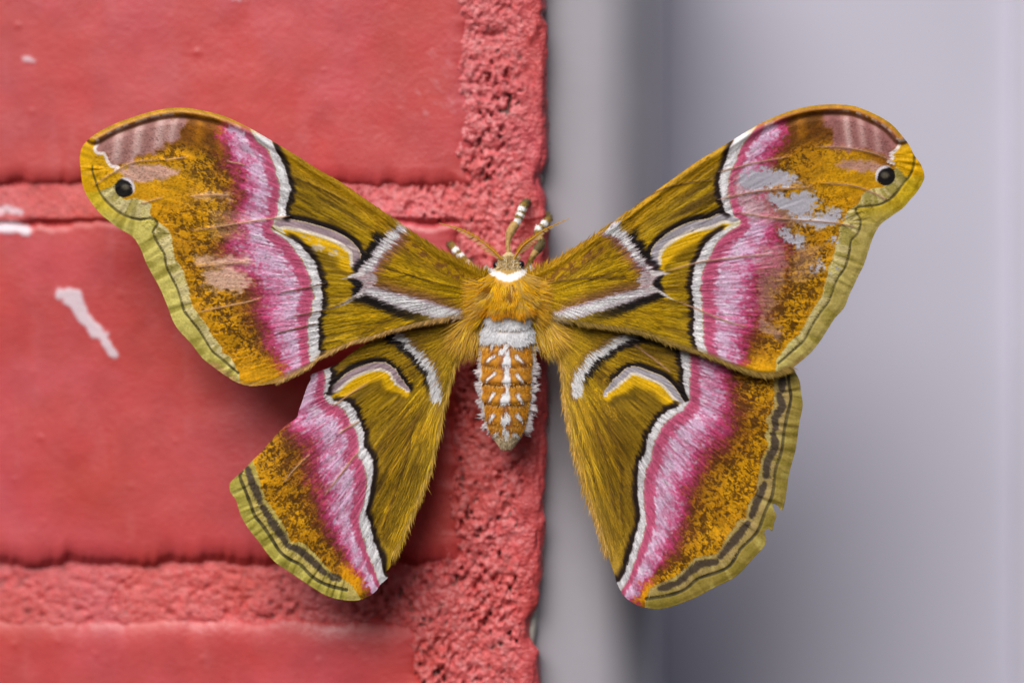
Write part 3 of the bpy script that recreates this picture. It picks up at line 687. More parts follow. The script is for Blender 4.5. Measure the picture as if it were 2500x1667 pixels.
def mortar():
    cols = steps([(-1500, 0, 75), (0, 840, 6), (840, 1300, 3.2)])
    ys = steps([(-400, 0, 50), (0, 1672, 3.6), (1672, 2080, 51)])
    na, ns = 16, 14
    nc = len(cols) + na + ns
    y = ys[:, None] * np.ones((1, nc)); xe = np.interp(ys, EDGE[:, 0], EDGE[:, 1])
    xe = xe + (fbm(ys / 40, ys * 0, 501, 2) - .5) * 6
    R = 34.0
    X = np.zeros((len(ys), nc)); D = np.zeros_like(X); NX = np.zeros_like(X); NY = np.ones_like(X)
    f = (cols[None, :] - cols[0]) / (cols[-1] - cols[0])
    X[:, :len(cols)] = np.where(cols[None, :] < 1000, cols[None, :], 1000 + (cols[None, :] - 1000) / 300 * (xe[:, None] - R - 1000))
    for k in range(na):
        a = (k + 1) / na * math.pi / 2
        j = len(cols) + k
        X[:, j] = xe - R + R * math.sin(a); D[:, j] = R * (1 - math.cos(a)); NX[:, j] = math.sin(a); NY[:, j] = math.cos(a)
    for k in range(ns):
        j = len(cols) + na + k
        X[:, j] = xe; D[:, j] = R + (k + 1) / ns * 330; NX[:, j] = 1; NY[:, j] = 0
    q = X + D                                            # unrolled coordinate for noise
    h = np.full_like(X, -3.4e-3)
    # struck joints between the bricks
    wob = (fbm(q / 90, q * 0, 502, 3) - .5) * 22
    t1 = (y + wob - 440) / 98
    j1 = np.interp(t1, [-.3, 0, .12, .75, .96, 1.04, 1.3], [-4e-3, -1.9e-3, -1.2e-3, -.2e-3, .1e-3, -.8e-3, -4e-3])
    wob2 = (fbm(q / 120 + 7, q * 0, 503, 3) - .5) * 34
    t2 = (y + wob2 - 1372) / 150
    j2 = np.interp(t2, [-.3, 0, .15, .6, .95, 1.2, 1.5], [-4e-3, -2.4e-3, -1.9e-3, -1.2e-3, -.7e-3, -1.5e-3, -4e-3])
    h = np.maximum(h, np.maximum(j1, j2))
    # rough strip along the corner
    bx = 1082 + (fbm(y / 60, y * 0, 504, 3) - .5) * 50 - 60 * sstep(1050, 1400, y) - 60 * sstep(1350, 1500, y)
    strip = sstep(-20, 50, q - bx)
    h = h * (1 - strip) + strip * np.maximum(h, -.25e-3)
    rough = np.maximum(strip, sstep(-.2, .1, t1) * sstep(1.2, 1, t1) * sstep(780, 930, q) * .9)
    low = sstep(-.2, .1, t2) * sstep(1.25, 1, t2); rough = np.maximum(rough, low * (.4 + .35 * sstep(300, 900, q)))
    smoothedge = sstep(1256, 1290, q + (fbm(q / 30, y / 30, 505, 2) - .5) * 60)
    n1 = fbm(q / 40, y / 46, 506, 3); n2 = fbm(q / 9.5 + y / 60, y / 14 - q / 80, 507, 2)
    n3 = fbm(q * .6 / 8 - y * .8 / 8, y * .6 / 8 + q * .8 / 8, 513, 2)
    zone = .35 + .9 * sstep(.35, .65, fbm(q / 70, y / 100, 514, 2))
    pit = np.clip(.36 - n1, 0, 1) * 3.0e-3 + np.clip(.37 - n2, 0, 1) * 5.0e-3 * zone
    lump = (n1 - .5) * .9e-3 + (n2 - .5) * .9e-3 * zone + (n3 - .5) * .45e-3
    rr = rough * (1 - .93 * smoothedge)
    h += rr * (lump - pit) + (fbm(q / 40, y / 40, 508, 3) - .5) * 5e-4 * (1 - rr)
    h += smoothedge * ((fbm(q / 26, y / 44, 509, 2) - .5) * 1.0e-3)
    # grime caught in some pits: speckles with their own shape
    c, wh = red(q.ravel(), y.ravel())
    pc = Paint(len(c), (0, 0, 0)); pc.c = c
    pc.mix((206, 100, 104), (.55 * rr).ravel())
    pc.mix((216, 136, 138), (sstep(.5, .7, fbm(q / 9, y / 9, 510, 2)) * .55 * rr).ravel())
    pc.mix((66, 54, 44), (sstep(.30, .20, n2) * sstep(.40, .60, fbm(q / 60, y / 60, 512, 2)) * .75 * rr).ravel())
    yy = wall_y(X) + D * S
    base = P(X, y, yy)
    V = base.copy(); V[..., 0] += NX * h; V[..., 1] -= NY * h
    return grid_obj('mortar', V, M_MORT, brick_wall, pc.c)
mortar()

# ================================================================ white frame and door beside the wall
frame = thing('door_frame', 'pale grey rounded frame post set against the red brick corner', 'door frame')
def profile_strip(name, pts, mat, parent, y0=-420, y1=2100, n=40, wav=0):
    """pts: (px, Y) section swept vertically"""
    pts = np.array(pts, float); ys = np.linspace(y0, y1, n)
    V = np.stack([P(pts[:, 0], np.full(len(pts), yv), pts[:, 1]) for yv in ys])
    V[..., 2] = ((833.5 - ys) * S)[:, None] * 1.08
    return grid_obj(name, V, mat, parent)
def arc_pts(cx, cy, rx, ry, a0, a1, n=14):
    return [(cx + rx * math.cos(math.radians(a)), cy + ry * math.sin(math.radians(a))) for a in np.linspace(a0, a1, n)]
sec = [(1240, .040), (1240, .0072)] + [(1300, .0066), (1380, .0064), (1430, .0066)] + arc_pts(1446, .0290, 176, .0224, -86, -4, 24) + [(1624, .100)]
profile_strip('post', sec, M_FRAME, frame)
# sealant bead in the gap between brick and post, lumpy
ys = np.arange(-300, 1960, 8.); ang = np.linspace(0, 2 * math.pi, 15)
gy, ga = np.meshgrid(ys, ang, indexing='ij')
rad = 16 + (fbm(gy / 30, ga * 2, 601, 3) - .5) * 16
cxs = np.interp(gy, [-300, 420, 430, 445, 460, 1480, 1530, 1570, 1600, 1960], [1303, 1303, 1310, 1310, 1304, 1296, 1298, 1290, 1296, 1300])
V = P(cxs + rad * np.cos(ga), gy, .0062 + .0026 * np.sin(ga)); grid_obj('sealant_bead', V, M_SEAL, frame, flip=True)

door = thing('door', 'plain white painted door panel recessed behind the frame post', 'door')
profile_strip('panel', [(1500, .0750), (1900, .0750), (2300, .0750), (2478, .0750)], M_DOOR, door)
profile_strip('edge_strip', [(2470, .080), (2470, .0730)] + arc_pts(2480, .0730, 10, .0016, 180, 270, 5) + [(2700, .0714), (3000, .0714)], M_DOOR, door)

# ================================================================ the moth
moth = thing('moth', 'yellow, pink and white silk moth with spread wings clinging to the brick corner', 'moth')

def sheet_y(side, x, y):
    a = np.clip(np.abs(np.asarray(x, float) - 1240) - 55, 0, None) / 950.0
    if side < 0: return -.0094 + .0050 * a ** 1.6 - .0020 * np.sin(np.pi * np.clip(a, 0, 1)) + (y - 700) * 1.2e-6 + .0032 * np.exp(-(a * 950 / 95) ** 2)
    return -.0094 - .0006 * a - .0014 * np.sin(np.pi * np.clip(a, 0, 1)) + (y - 700) * 1.2e-6 + .0032 * np.exp(-(a * 950 / 95) ** 2)

def relief(key, x, y):
    """height towards the camera in metres"""
    w = W[key]; s = w['side']; fore = key[1] == 'F'
    fx, fy, r, th = fibre(w, x, y); ar = th * 430.
    h = (fbm(x / 170, y / 170, 700 + len(key) * s, 3) - .5) * 1.1e-3
    h += (vnoise(ar / 3.6, r / 38, {'LF': 13, 'RF': 33, 'LH': 53, 'RH': 73}[key]) - .5) * 1.3e-4 * sstep(900, 480, r)
    h += (vnoise(ar / 42, r / 400, 720) - .5) * 2.5e-4 * sstep(150, 400, r)          # soft radial corrugation
    for v in w['tan'] + w['dk']:
        d, _, p = polydist(x, y, smooth(v, 4), 24)
        h += 1.6e-4 * np.exp(-(d / 4.5) ** 2)
    if fore:
        dc, _, pc = polydist(x, y, smooth(w['costa'], 2), 60)
        h += 5e-4 * np.exp(-((dc - 9) / 9) ** 2) - 3.0e-4 * np.exp(-((dc - 26) / 9) ** 2) * sstep(.5, .65, pc)
        for rx_, ra in w['rip']:
            xx = x - (y - 330) * .12 * s
            h += ra * 3.6e-4 * np.exp(-((xx - rx_) / 15) ** 2) * sstep(16, 40, dc) * sstep(130, 60, dc)
        ex, ey, er = w['eye']; de = np.hypot(x - ex, y - ey)
        h += 2.0e-4 * np.exp(-(de / 22) ** 2)
    dk, _, dp = polydist(x, y, smooth(w['dark'], 3), 60)
    h -= 1.4e-4 * np.exp(-(dk / 4) ** 2)
    h += (vnoise(dp * 62, dk / 70, {'LF': 34, 'RF': 54, 'LH': 74, 'RH': 94}[key]) - .5) * 3.6e-4 * sstep(60, 30, dk)
    do_, _, _ = polydist(x, y, np.vstack([w['outline_s'], w['outline_s'][:1]]), 30)
    h -= 2.0e-4 * sstep(14, 0, do_)
    return h

def wing_y(key, x, y):
    off = -.0009 if key[1] == 'F' else .0012
    return sheet_y(W[key]['side'], x, y) + off - relief(key, x, y)

def make_wing(key, name, G=1.7):
    w = W[key]; o = w['outline_s']
    x0, y0 = o.min(0) - 2 * G; x1, y1 = o.max(0) + 2 * G
    xs = np.arange(x0, x1, G); ys = np.arange(y0, y1, G)
    gx, gy = np.meshgrid(xs, ys); sh = gx.shape
    ins = inpoly(gx.ravel(), gy.ravel(), o).reshape(sh)
    cell = ins[:-1, :-1] | ins[1:, :-1] | ins[1:, 1:] | ins[:-1, 1:]
    use = np.zeros(sh, bool)
    use[:-1, :-1] |= cell; use[1:, :-1] |= cell; use[1:, 1:] |= cell; use[:-1, 1:] |= cell
    X = gx.copy(); Y = gy.copy()
    bd = use & ~ins                      # pull outside corners onto the outline
    bx = gx[bd]; by = gy[bd]; best = np.full(len(bx), 1e9); qx = bx.copy(); qy = by.copy()
    oc = np.vstack([o, o[:1]])
    for i in range(len(o)):
        a = oc[i]; d = oc[i + 1] - a; L = d @ d + 1e-9
        t = np.clip(((bx - a[0]) * d[0] + (by - a[1]) * d[1]) / L, 0, 1)
        ex = a[0] + t * d[0]; ey = a[1] + t * d[1]; dd = (bx - ex) ** 2 + (by - ey) ** 2
        m = dd < best; best[m] = dd[m]; qx[m] = ex[m]; qy[m] = ey[m]
    X[bd] = qx; Y[bd] = qy
    idx = np.full(sh, -1); idx[use] = np.arange(use.sum())
    q = np.stack([idx[:-1, :-1], idx[1:, :-1], idx[1:, 1:], idx[:-1, 1:]], -1)[cell]
    x = X[use]; y = Y[use]
    c, cl = wing_colour(key, x, y)
    V = P(x, y, wing_y(key, x, y))
    ob = mesh_obj(name, V, q, np.arange(len(q)) * 4, M_WING, moth, c, {'clear': cl})
    md = ob.modifiers.new('thickness', 'SOLIDIFY'); md.thickness = 9e-5; md.offset = -1
    return ob

def blades(name, root, dirs, L, Wd, col, parent, bend=None, mat=None, stuff=True):
    """tapered hair blades; root (n,3), dirs unit (n,3), lengths and widths in metres"""
    n = len(root)
    side = np.cross(dirs, np.array([0, -1., 0])); side /= np.linalg.norm(side, axis=1)[:, None] + 1e-9
    bend = np.zeros((n, 3)) if bend is None else bend
    L = L[:, None]; Wd = Wd[:, None]
    mid = root + dirs * L * .55 + bend * L * .25; tip = root + dirs * L + bend * L
    V = np.stack([root - side * Wd * .45, root + side * Wd * .45, mid - side * Wd * .4, mid + side * Wd * .4, tip], 1).reshape(-1, 3)
    b = np.arange(n)[:, None] * 5
    qd = b + np.array([0, 2, 3, 1]); tr = b + np.array([2, 4, 3])
    loops = np.concatenate([qd.ravel(), tr.ravel()])
    starts = np.concatenate([np.arange(n) * 4, n * 4 + np.arange(n) * 3])
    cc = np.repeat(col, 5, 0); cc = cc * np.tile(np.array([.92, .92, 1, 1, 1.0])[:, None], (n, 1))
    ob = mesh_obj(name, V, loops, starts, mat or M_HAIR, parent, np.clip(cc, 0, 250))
    if stuff: ob['kind'] = 'stuff'
    return ob

def jitter_col(c, a=.16):
    return np.clip(c * (1 + a * (rng.random((len(c), 1)) * 2 - 1)), 2, 248)

def wing_hair(key, parent, n):
    w = W[key]; s = w['side']; fore = key[1] == 'F'; o = w['outline_s']
    lo = o.min(0); hi = o.max(0)
    x = rng.uniform(lo[0], hi[0], n * 6); y = rng.uniform(lo[1], hi[1], n * 6)
    m = inpoly(x, y, o); x = x[m]; y = y[m]
    fx, fy, r, th = fibre(w, x, y)
    chain = np.vstack([smooth(w['ud'], 2), smooth(w['ld'], 2)])
    if s < 0: reg = np.vstack([chain, [(chain[-1][0], 1700), (0, 1700), (0, 0), (chain[0][0], 0)]])
    else: reg = np.vstack([chain, [(chain[-1][0], 1700), (2500, 1700), (2500, 0), (chain[0][0], 0)]])
    dst = inpoly(x, y, reg); dD, _, _ = polydist(x, y, chain, 200)
    do_, _, _ = polydist(x, y, np.vstack([o, o[:1]]), 40)
    incr = inpoly(x, y, smooth(w['cres'], 2, True))
    keep = np.where(dst, np.where(dD < 100, .22, np.where(do_ > 39, .26, 0)), np.where(r < 300, 1.0, .30) * np.where(incr, 0, 1)) > rng.random(len(x))
    keep &= ~((do_ < 22) & (dst | (dD < 60)))
    x, y, r, fx, fy, dst, do_ = [v[keep][:n] for v in (x, y, r, fx, fy, dst, do_)]
    k = len(x)
    c, cl = wing_colour(key, x, y)
    ok = cl < .3
    L = np.where(dst, 5.5, np.where(r < 300, 18., 9.)) * rng.uniform(.6, 1.4, k)
    lift = np.where(r < 300, .2, .06) * rng.uniform(.2, 1.4, k)
    ang = rng.normal(0, .16, k)
    if not fore:
        inn = inner_dist(key, x, y)
        long_ = (inn < 120) & ~dst & (r > 200)
        L = np.where(long_, rng.uniform(30, 78, k), L); lift = np.where(long_, rng.uniform(.02, .22, k), lift)
        ang = np.where(long_, rng.normal(0, .09, k) + s * .05 * 0, ang)
        cl_ = vnoise(np.arctan2(y - w['root'][1], x - w['root'][0]) * 60, r / 120, 950)
        c = np.where(long_[:, None], c * (.78 + .62 * cl_[:, None]), c)
    sdc = sdpoly(x, y, smooth(w['cres'], 2, True), 60)
    L = np.where((sdc > -45) & ~dst, np.minimum(L, 6.5), L)
    dDk, _, _ = polydist(x, y, chain, 400)
    L = np.where(~dst, np.minimum(L, np.maximum(dDk - 42, 6) * 1.1), L)
    L = np.where(c.min(1) > 120, np.minimum(L, 9), L)
    dx = fx * np.cos(ang) - fy * np.sin(ang); dy = fx * np.sin(ang) + fy * np.cos(ang)
    root = P(x, y, wing_y(key, x, y) - 2e-5)
    d3 = np.stack([dx, -lift, -dy], 1); d3 /= np.linalg.norm(d3, axis=1)[:, None]
    bend = np.stack([np.zeros(k), lift * .8, np.zeros(k)], 1) + rng.normal(0, .05, (k, 3)) * np.array([1, .2, 1])
    Wd = np.where(dst | (r > 300), 1.4, 1.6) * rng.uniform(.6, 1.2, k)
    return blades('wing_hair', root[ok], d3[ok], (L * S)[ok], (Wd * S)[ok], jitter_col(c[ok], .2), parent, bend[ok])

def fringe(key, parent, pts, n, col, L0, out=1.0):
    """hairs standing out past a wing edge"""
    q = smooth(pts, 6); seg = np.hypot(*np.diff(q, axis=0).T); cum = np.concatenate([[0], np.cumsum(seg)])
    t = rng.uniform(0, cum[-1], n)
    x = np.interp(t, cum, q[:, 0]); y = np.interp(t, cum, q[:, 1])
    cx, cy = W[key]['outline_s'].mean(0)
    fx, fy, r, _ = fibre(W[key], x, y)
    tx = np.interp(t + 2, cum, q[:, 0]) - x; ty = np.interp(t + 2, cum, q[:, 1]) - y
    nx, ny = -ty, tx; nn = np.hypot(nx, ny) + 1e-6; nx, ny = nx / nn, ny / nn
    flip = np.sign((x - cx) * nx + (y - cy) * ny); nx *= flip; ny *= flip
    dx = fx * .75 + nx * .45 * out + rng.normal(0, .12, n); dy = fy * .75 + ny * .45 * out + rng.normal(0, .12, n)
    root = P(x - nx * 5, y - ny * 5, wing_y(key, x, y) - 5e-5 + rng.uniform(-2e-4, 2e-4, n))
    d3 = np.stack([dx, rng.normal(-.02, .08, n), -dy], 1); d3 /= np.linalg.norm(d3, axis=1)[:, None]
    c = np.tile(np.array(col, float), (n, 1))
    return blades('fringe_hair', root, d3, rng.uniform(.5, 1.3, n) * L0 * S, rng.uniform(1.2, 2.4, n) * S, jitter_col(c, .2), parent)

def tube(path, rad, col, seg=10):
    """(V grid, colours) of a closed-end tube; path (n,3) world, rad metres, col (n,3)"""
    path = np.array(path, float); n = len(path)
    T = np.gradient(path, axis=0); T /= np.linalg.norm(T, axis=1)[:, None] + 1e-12
    A = np.cross(T, np.array([0, -1., 0.])); nrm = np.linalg.norm(A, axis=1)[:, None]
    A = np.where(nrm > 1e-4, A / (nrm + 1e-12), np.array([1., 0, 0])); B = np.cross(A, T)
    a = np.linspace(0, 2 * math.pi, seg)
    V = path[:, None, :] + np.asarray(rad)[:, None, None] * (np.cos(a)[None, :, None] * A[:, None, :] + np.sin(a)[None, :, None] * B[:, None, :])
    return V, np.repeat(np.asarray(col, float)[:, None, :], seg, 1)

def vein(key, pts, parent, colr, wpx=2.2):
    q = smooth(pts, 8); y3 = wing_y(key, q[:, 0], q[:, 1]) + 2e-5
    n = len(q); t = np.linspace(0, 1, n)
    rad = wpx * S * (.35 + .65 * np.sin(np.pi * np.clip(t, .04, .96))) * .5
    V, C = tube(P(q[:, 0], q[:, 1], y3), rad, np.tile(np.array(colr, float), (n, 1)), 7)
    return grid_obj('vein', V, M_LEG, parent, C)

WINGS = {}
for key, nm in (('LH', 'hindwing'), ('RH', 'hindwing'), ('LF', 'forewing'), ('RF', 'forewing')):
    WINGS[key] = make_wing(key, nm)
    wing_hair(key, WINGS[key], 21000 if key[1] == 'F' else 20000)
    for v in W[key]['tan']:
        vein(key, v, WINGS[key], (200, 156, 116) if key[0] == 'L' else (172, 130, 104), 1.7)
    for v in W[key]['dk'][:3]:
        if len(v) > 2 and key[1] == 'F': vein(key, v, WINGS[key], (128, 92, 48), 1.6)
WINGS['LF']['label'] = 'forewing over the red wall, pale scuffs in its orange field'
WINGS['RF']['label'] = 'forewing with see-through worn patches beside the eyespot'
WINGS['RH']['label'] = 'hindwing with torn notches in its outer margin'
WINGS['LH']['label'] = 'narrow hindwing over the red wall with a straight cut front edge'
fringe('LF', WINGS['LF'], [(684,932),(723,915),(756,898),(784,875),(824,855),(860,838),(905,826),(958,809),(1025,792),(1100,778)], 2400, (196, 156, 92), 15)
fringe('RF', WINGS['RF'], [(1933,899),(1877,916),(1819,907),(1742,876),(1683,854),(1632,839),(1593,823),(1542,808),(1479,798),(1402,788)], 1900, (150, 122, 58), 18)
fringe('LH', WINGS['LH'], W['LH']['outline'][0:15], 2600, (196, 160, 66), 34, .35)
fringe('RH', WINGS['RH'], W['RH']['outline'][0:13], 2600, (206, 166, 84), 34, .35)

# ---------------------------------------------------------------- body: one continuous skin from head to tail
prof = np.array([(616,1242,3,3),(620,1242,12,9),(628,1242,20,17),(638,1242,28,25),(648,1242,31,29),(655,1242,34,33),(662,1242,46,42),(670,1241,60,56),(685,1240,69,66),(705,1239,73,72),(730,1239,73,72),(755,1239,72,66),(775,1238,69,58),(790,1238,67,55),(815,1238,68,56),(845,1238,69,57),(880,1238,69,56),(936,1237,68,54),(985,1237,64,50),(1020,1237,57,44),(1045,1237,50,38),(1062,1237,40,31),(1078,1237,30,24),(1090,1237,18,15),(1097,1237,9,8),(1100,1237,2,2)], float)
SEAMS = [846, 893, 937, 986, 1036, 1066]
BODY_Y = -.0056
by = np.arange(616, 1100.1, 2.2); nb = len(by)
cx = np.interp(by, prof[:, 0], prof[:, 1]); hw = np.interp(by, prof[:, 0], prof[:, 2]); hd = np.interp(by, prof[:, 0], prof[:, 3])
ker = np.array([1, 2, 3, 2, 1.]) / 9
for _ in range(2):
    hw = np.convolve(np.pad(hw, 2, 'edge'), ker, 'valid'); hd = np.convolve(np.pad(hd, 2, 'edge'), ker, 'valid')
NA = 120; an = np.linspace(0, 2 * math.pi, NA + 1)

def seam_wave(y, xo):
    """overlapping segment steps on the abdomen; xo = offset from the mid line / half width"""
    h = np.zeros_like(y)
    for i, q in enumerate(SEAMS):
        yy = y - (q + 7 * (1 - xo ** 2) - 4)
        kq = {937: 1, 986: 1, 893: .6, 1036: .6}.get(q, .3)
        h += kq * (-3.6 * np.exp(-(yy / 3.0) ** 2) + 2.4 * np.exp(-((yy + 11) / 9) ** 2))
    return h * sstep(840, 850, y) * sstep(1085, 1060, y)

TUFTS = [((1240,838),(1226,860),3,7),((1241,858),(1233,889),2,11),((1236,900),(1237,930),3,9),((1237,948),(1233,978),1,11),((1235,998),(1237,1026),1,10),((1236,1052),(1236,1074),5,2)]
DASH = [((1206,868),(1189,882)),((1261,870),(1279,888)),((1208,911),(1189,928)),((1263,915),(1275,932)),((1205,960),(1195,978)),((1262,963),(1275,982)),((1205,1012),(1196,1026)),((1262,1012),(1273,1026)),((1213,1056),(1202,1070)),((1256,1057),(1268,1070)),((1203,838),(1200,852)),((1268,838),(1274,852))]
def body_colour(x, y, xo):
    n = len(x)
    B = Paint(n, (206, 148, 18))
    st = vnoise(x / 3.5, y / 26, 801); st2 = fbm(x / 12, y / 50, 802, 2)
    B.mix((230, 172, 28), sstep(.5, .8, st2) * .6); B.mix((140, 96, 24), sstep(.4, .1, st) * .6)
    B.mix((186, 140, 60), sstep(.3, .9, np.abs(xo)) * .5)
    ab = sstep(766, 774, y + (st - .5) * 8)
    A = Paint(n, (204, 138, 26))
    A.mix((186, 112, 18), sstep(.45, .75, fbm(x / 10, y / 10, 803, 3)) * .5)
    A.mix((222, 160, 60), sstep(.55, .8, fbm(x / 24, y / 7, 804, 2)) * .4)
    for q in SEAMS:
        yy = y - (q + 7 * (1 - xo ** 2) - 4)
        kq = {937: 1, 986: 1, 893: .6, 1036: .5}.get(q, .25)
        A.mix((64, 40, 12), sstep(3.0, 1.0, np.abs(yy)) * .85 * kq * sstep(.1, .5, vnoise(x / 16, y * 0 + q, 807)))
        A.mix((226, 172, 110), sstep(4, 1.5, np.abs(yy - 5)) * .5)
    A.mix((226, 222, 226), sstep(.86, .96, np.abs(xo) + (vnoise(y / 9, x * 0, 805) - .5) * .12))
    for (a, b, w0, w1) in TUFTS:
        d, _, p = polydist(x, y, np.array([a, b], float), 40); wd_ = w0 + (w1 - w0) * p
        A.mix((124, 70, 60), sstep(wd_ + 9, wd_ + 2, d) * .55)
        A.mix((232, 232, 236), sstep(2.5, -1.5, d - wd_ + (st - .5) * 12))
    for a, b in DASH:
        d, _, p = polydist(x, y, np.array([a, b], float), 20)
        A.mix((112, 66, 56), sstep(10, 5, d) * .5); A.mix((236, 234, 236), sstep(5.6, 3.0, d + (st - .5) * 3 + 2.2 * p))
    A.mix((228, 226, 230), sstep(846, 826, y + (st - .5) * 22 + (vnoise(x / 12, y * 0, 806) - .5) * 14))
    A.mix((150, 120, 80), sstep(8, 2, np.abs(y - 806)) * sstep(36, 20, np.abs(x - 1243)) * .7)
    A.mix((182, 158, 118), sstep(1062, 1080, y) * .8)
    B.c = B.c * (1 - ab[:, None]) + A.c * ab[:, None]
    hd_ = sstep(672, 660, y + 10 * (1 - np.clip((x - 1242) / 56, -1, 1) ** 2) * -1)
    B.mix((176, 142, 74), hd_)
    B.mix((216, 198, 156), sstep(646, 634, y) * .7)
    cl = smooth([(1186,657),(1205,667),(1225,675),(1242,680),(1262,673),(1280,665),(1298,656)], 3)
    d, _, p = polydist(x, y, cl, 30)
    B.mix((236, 234, 232), sstep(11.5, 6.5, d + (st - .5) * 6))
    return B.c
gy_, ga_ = np.meshgrid(by, an, indexing='ij')
HW = hw[:, None] * np.ones_like(ga_); HD = hd[:, None]; CX = cx[:, None]
xo = np.cos(ga_)
sw = seam_wave(gy_, xo)
HW2 = HW + sw * .6 + (fbm(gy_ / 12, ga_ * 3, 810, 2) - .5) * 2
bx_ = CX + HW2 * np.cos(ga_)
bY = BODY_Y - (HD + sw) * S * np.sin(ga_)
bY = np.where(gy_ < 662, bY + .0004, bY)
V = P(bx_, gy_, bY)
bc = body_colour(bx_.ravel(), gy_.ravel(), xo.ravel()).reshape(V.shape)
body = grid_obj('body', V, M_BODY, moth, bc)

def body_front(x, y):
    """depth of the body skin seen at a pixel, and its outward normal (approx)"""
    c = np.interp(y, by, cx); w_ = np.interp(y, by, hw); d_ = np.interp(y, by, hd)
    t = np.clip((x - c) / (w_ + 1e-6), -.995, .995); s_ = np.sqrt(1 - t * t)
    Yv = BODY_Y - d_ * S * s_
    nrm = np.stack([t, -s_, np.zeros_like(t)], 1)
    return Yv, nrm

def body_fur(name, x, y, dx, dy, L, lift, Wpx, col, a=.16, bendy=.5):
    Yv, nrm = body_front(x, y); n = len(x)
    d3 = np.stack([dx, np.zeros(n), -dy], 1); d3 /= np.linalg.norm(d3, axis=1)[:, None] + 1e-9
    d3 = d3 + nrm * np.asarray(lift).reshape(-1, 1); d3 /= np.linalg.norm(d3, axis=1)[:, None]
    bend = -nrm * np.asarray(lift).reshape(-1, 1) * bendy + rng.normal(0, .06, (n, 3))
    return blades(name, P(x, y, Yv + 5e-5), d3, L * S, Wpx * rng.uniform(.6, 1.2, n) * S, jitter_col(col, a), body, bend)

# thorax: tufts of golden hair sweeping back and out over the wing roots
nT = 200; per = 52
tx = rng.uniform(-1, 1, nT); ty = rng.uniform(672, 752, nT)
X_ = []; Y_ = []; DX = []; DY = []; LL = []; LF = []; CC = []
for i in range(nT):
    c0 = np.interp(ty[i], by, cx); w0 = np.interp(ty[i], by, hw)
    px_ = c0 + tx[i] * w0 * .97
    gx_ = rng.normal(px_, 4.5, per); gy2 = rng.normal(ty[i], 4.5, per)
    out = tx[i] * (1.15 if abs(tx[i]) > .45 else .4)
    base_d = np.array([out, .45 + .55 * (1 - abs(tx[i]))])
    dd = base_d / np.linalg.norm(base_d)
    X_.append(gx_); Y_.append(gy2); tw_ = rng.normal(0, .28)
    DX.append(dd[0] + tw_ * .5 + rng.normal(0, .08, per)); DY.append(dd[1] + rng.normal(0, .08, per))
    LL.append(rng.uniform(.7, 1.25, per) * (24 + 26 * abs(tx[i]) ** 1.5)); LF.append(np.full(per, .30 + rng.uniform(-.1, .25)))
    pal = [(236, 172, 6), (240, 186, 18), (216, 162, 16), (204, 164, 76), (156, 102, 12), (214, 176, 84)]
    pr = [.28, .22, .2, .1, .13, .07] if abs(tx[i]) < .5 else [.12, .14, .25, .24, .1, .15]
    CC.append(np.tile(np.array(pal[rng.choice(6, p=pr)], float), (per, 1)))
X_, Y_, DX, DY, LL, LF = [np.concatenate(v) for v in (X_, Y_, DX, DY, LL, LF)]; CC = np.concatenate(CC)
X_ = np.clip(X_, 1168, 1310); CC[:] = np.where((Y_ > 742)[:, None], CC * np.array([1, .92, .7]), CC)
body_fur('thorax_fur', X_, Y_, DX, DY, LL, LF, 2.2, CC, .14)
# long side hair from the thorax over the wing roots (both sides)
for s, key in ((-1, 'LF'), (1, 'RF')):
    n = 2600
    a_ = rng.uniform(0, 1, n)
    x = 1240 + s * rng.uniform(52, 74, n); y = 690 + a_ * 85
    ang = np.radians(np.interp(a_, [0, .5, 1], [4, 26, 44]) + rng.normal(0, 12, n))
    pal = np.array([(244, 188, 16), (234, 178, 34), (222, 180, 96), (196, 146, 44)], float)[rng.integers(0, 4, n)]
    body_fur('side_fur', x, y, s * np.cos(ang), np.sin(ang), rng.uniform(30, 66, n), rng.uniform(.05, .5, n), 1.8, pal, .15, .3)
    # tan hair sweeping down onto the hindwing root
    n = 2600; x = 1240 + s * rng.uniform(58, 96, n); y = rng.uniform(766, 800, n)
    ang = np.radians(rng.normal(50 if s > 0 else 56, 13, n))
    hk = 'LH' if s < 0 else 'RH'
    rt = P(x, y, sheet_y(s, x, y) - .0008 + rng.uniform(-6e-4, 6e-4, n))
    d3 = np.stack([s * np.cos(ang), rng.uniform(-.12, .06, n), -np.sin(ang)], 1); d3 /= np.linalg.norm(d3, axis=1)[:, None]
    pal = np.array([(226, 180, 60), (234, 194, 100), (212, 166, 70), (188, 142, 54), (236, 192, 40)], float)[rng.integers(0, 5, n)]
    blades('root_hair', rt, d3, rng.uniform(40, 105, n) * S, rng.uniform(1.2, 2.2, n) * S, jitter_col(pal, .14), WINGS[hk], rng.normal(0, .06, (n, 3)))
# white collar behind the head
q = smooth([(1186,657),(1205,667),(1225,675),(1242,680),(1262,673),(1280,665),(1298,656)], 10)
i = rng.integers(0, len(q), 1900); n = len(i)
body_fur('collar_fur', np.clip(q[i, 0] + rng.normal(0, 2, n), 1184, 1300), q[i, 1] + rng.normal(-3, 3, n), (q[i, 0] - 1242) / 160 + rng.normal(0, .2, n), np.full(n, 1.0), rng.uniform(7, 13, n), rng.uniform(.2, .8, n), 2.4, np.tile([222., 220, 216], (n, 1)), .1)
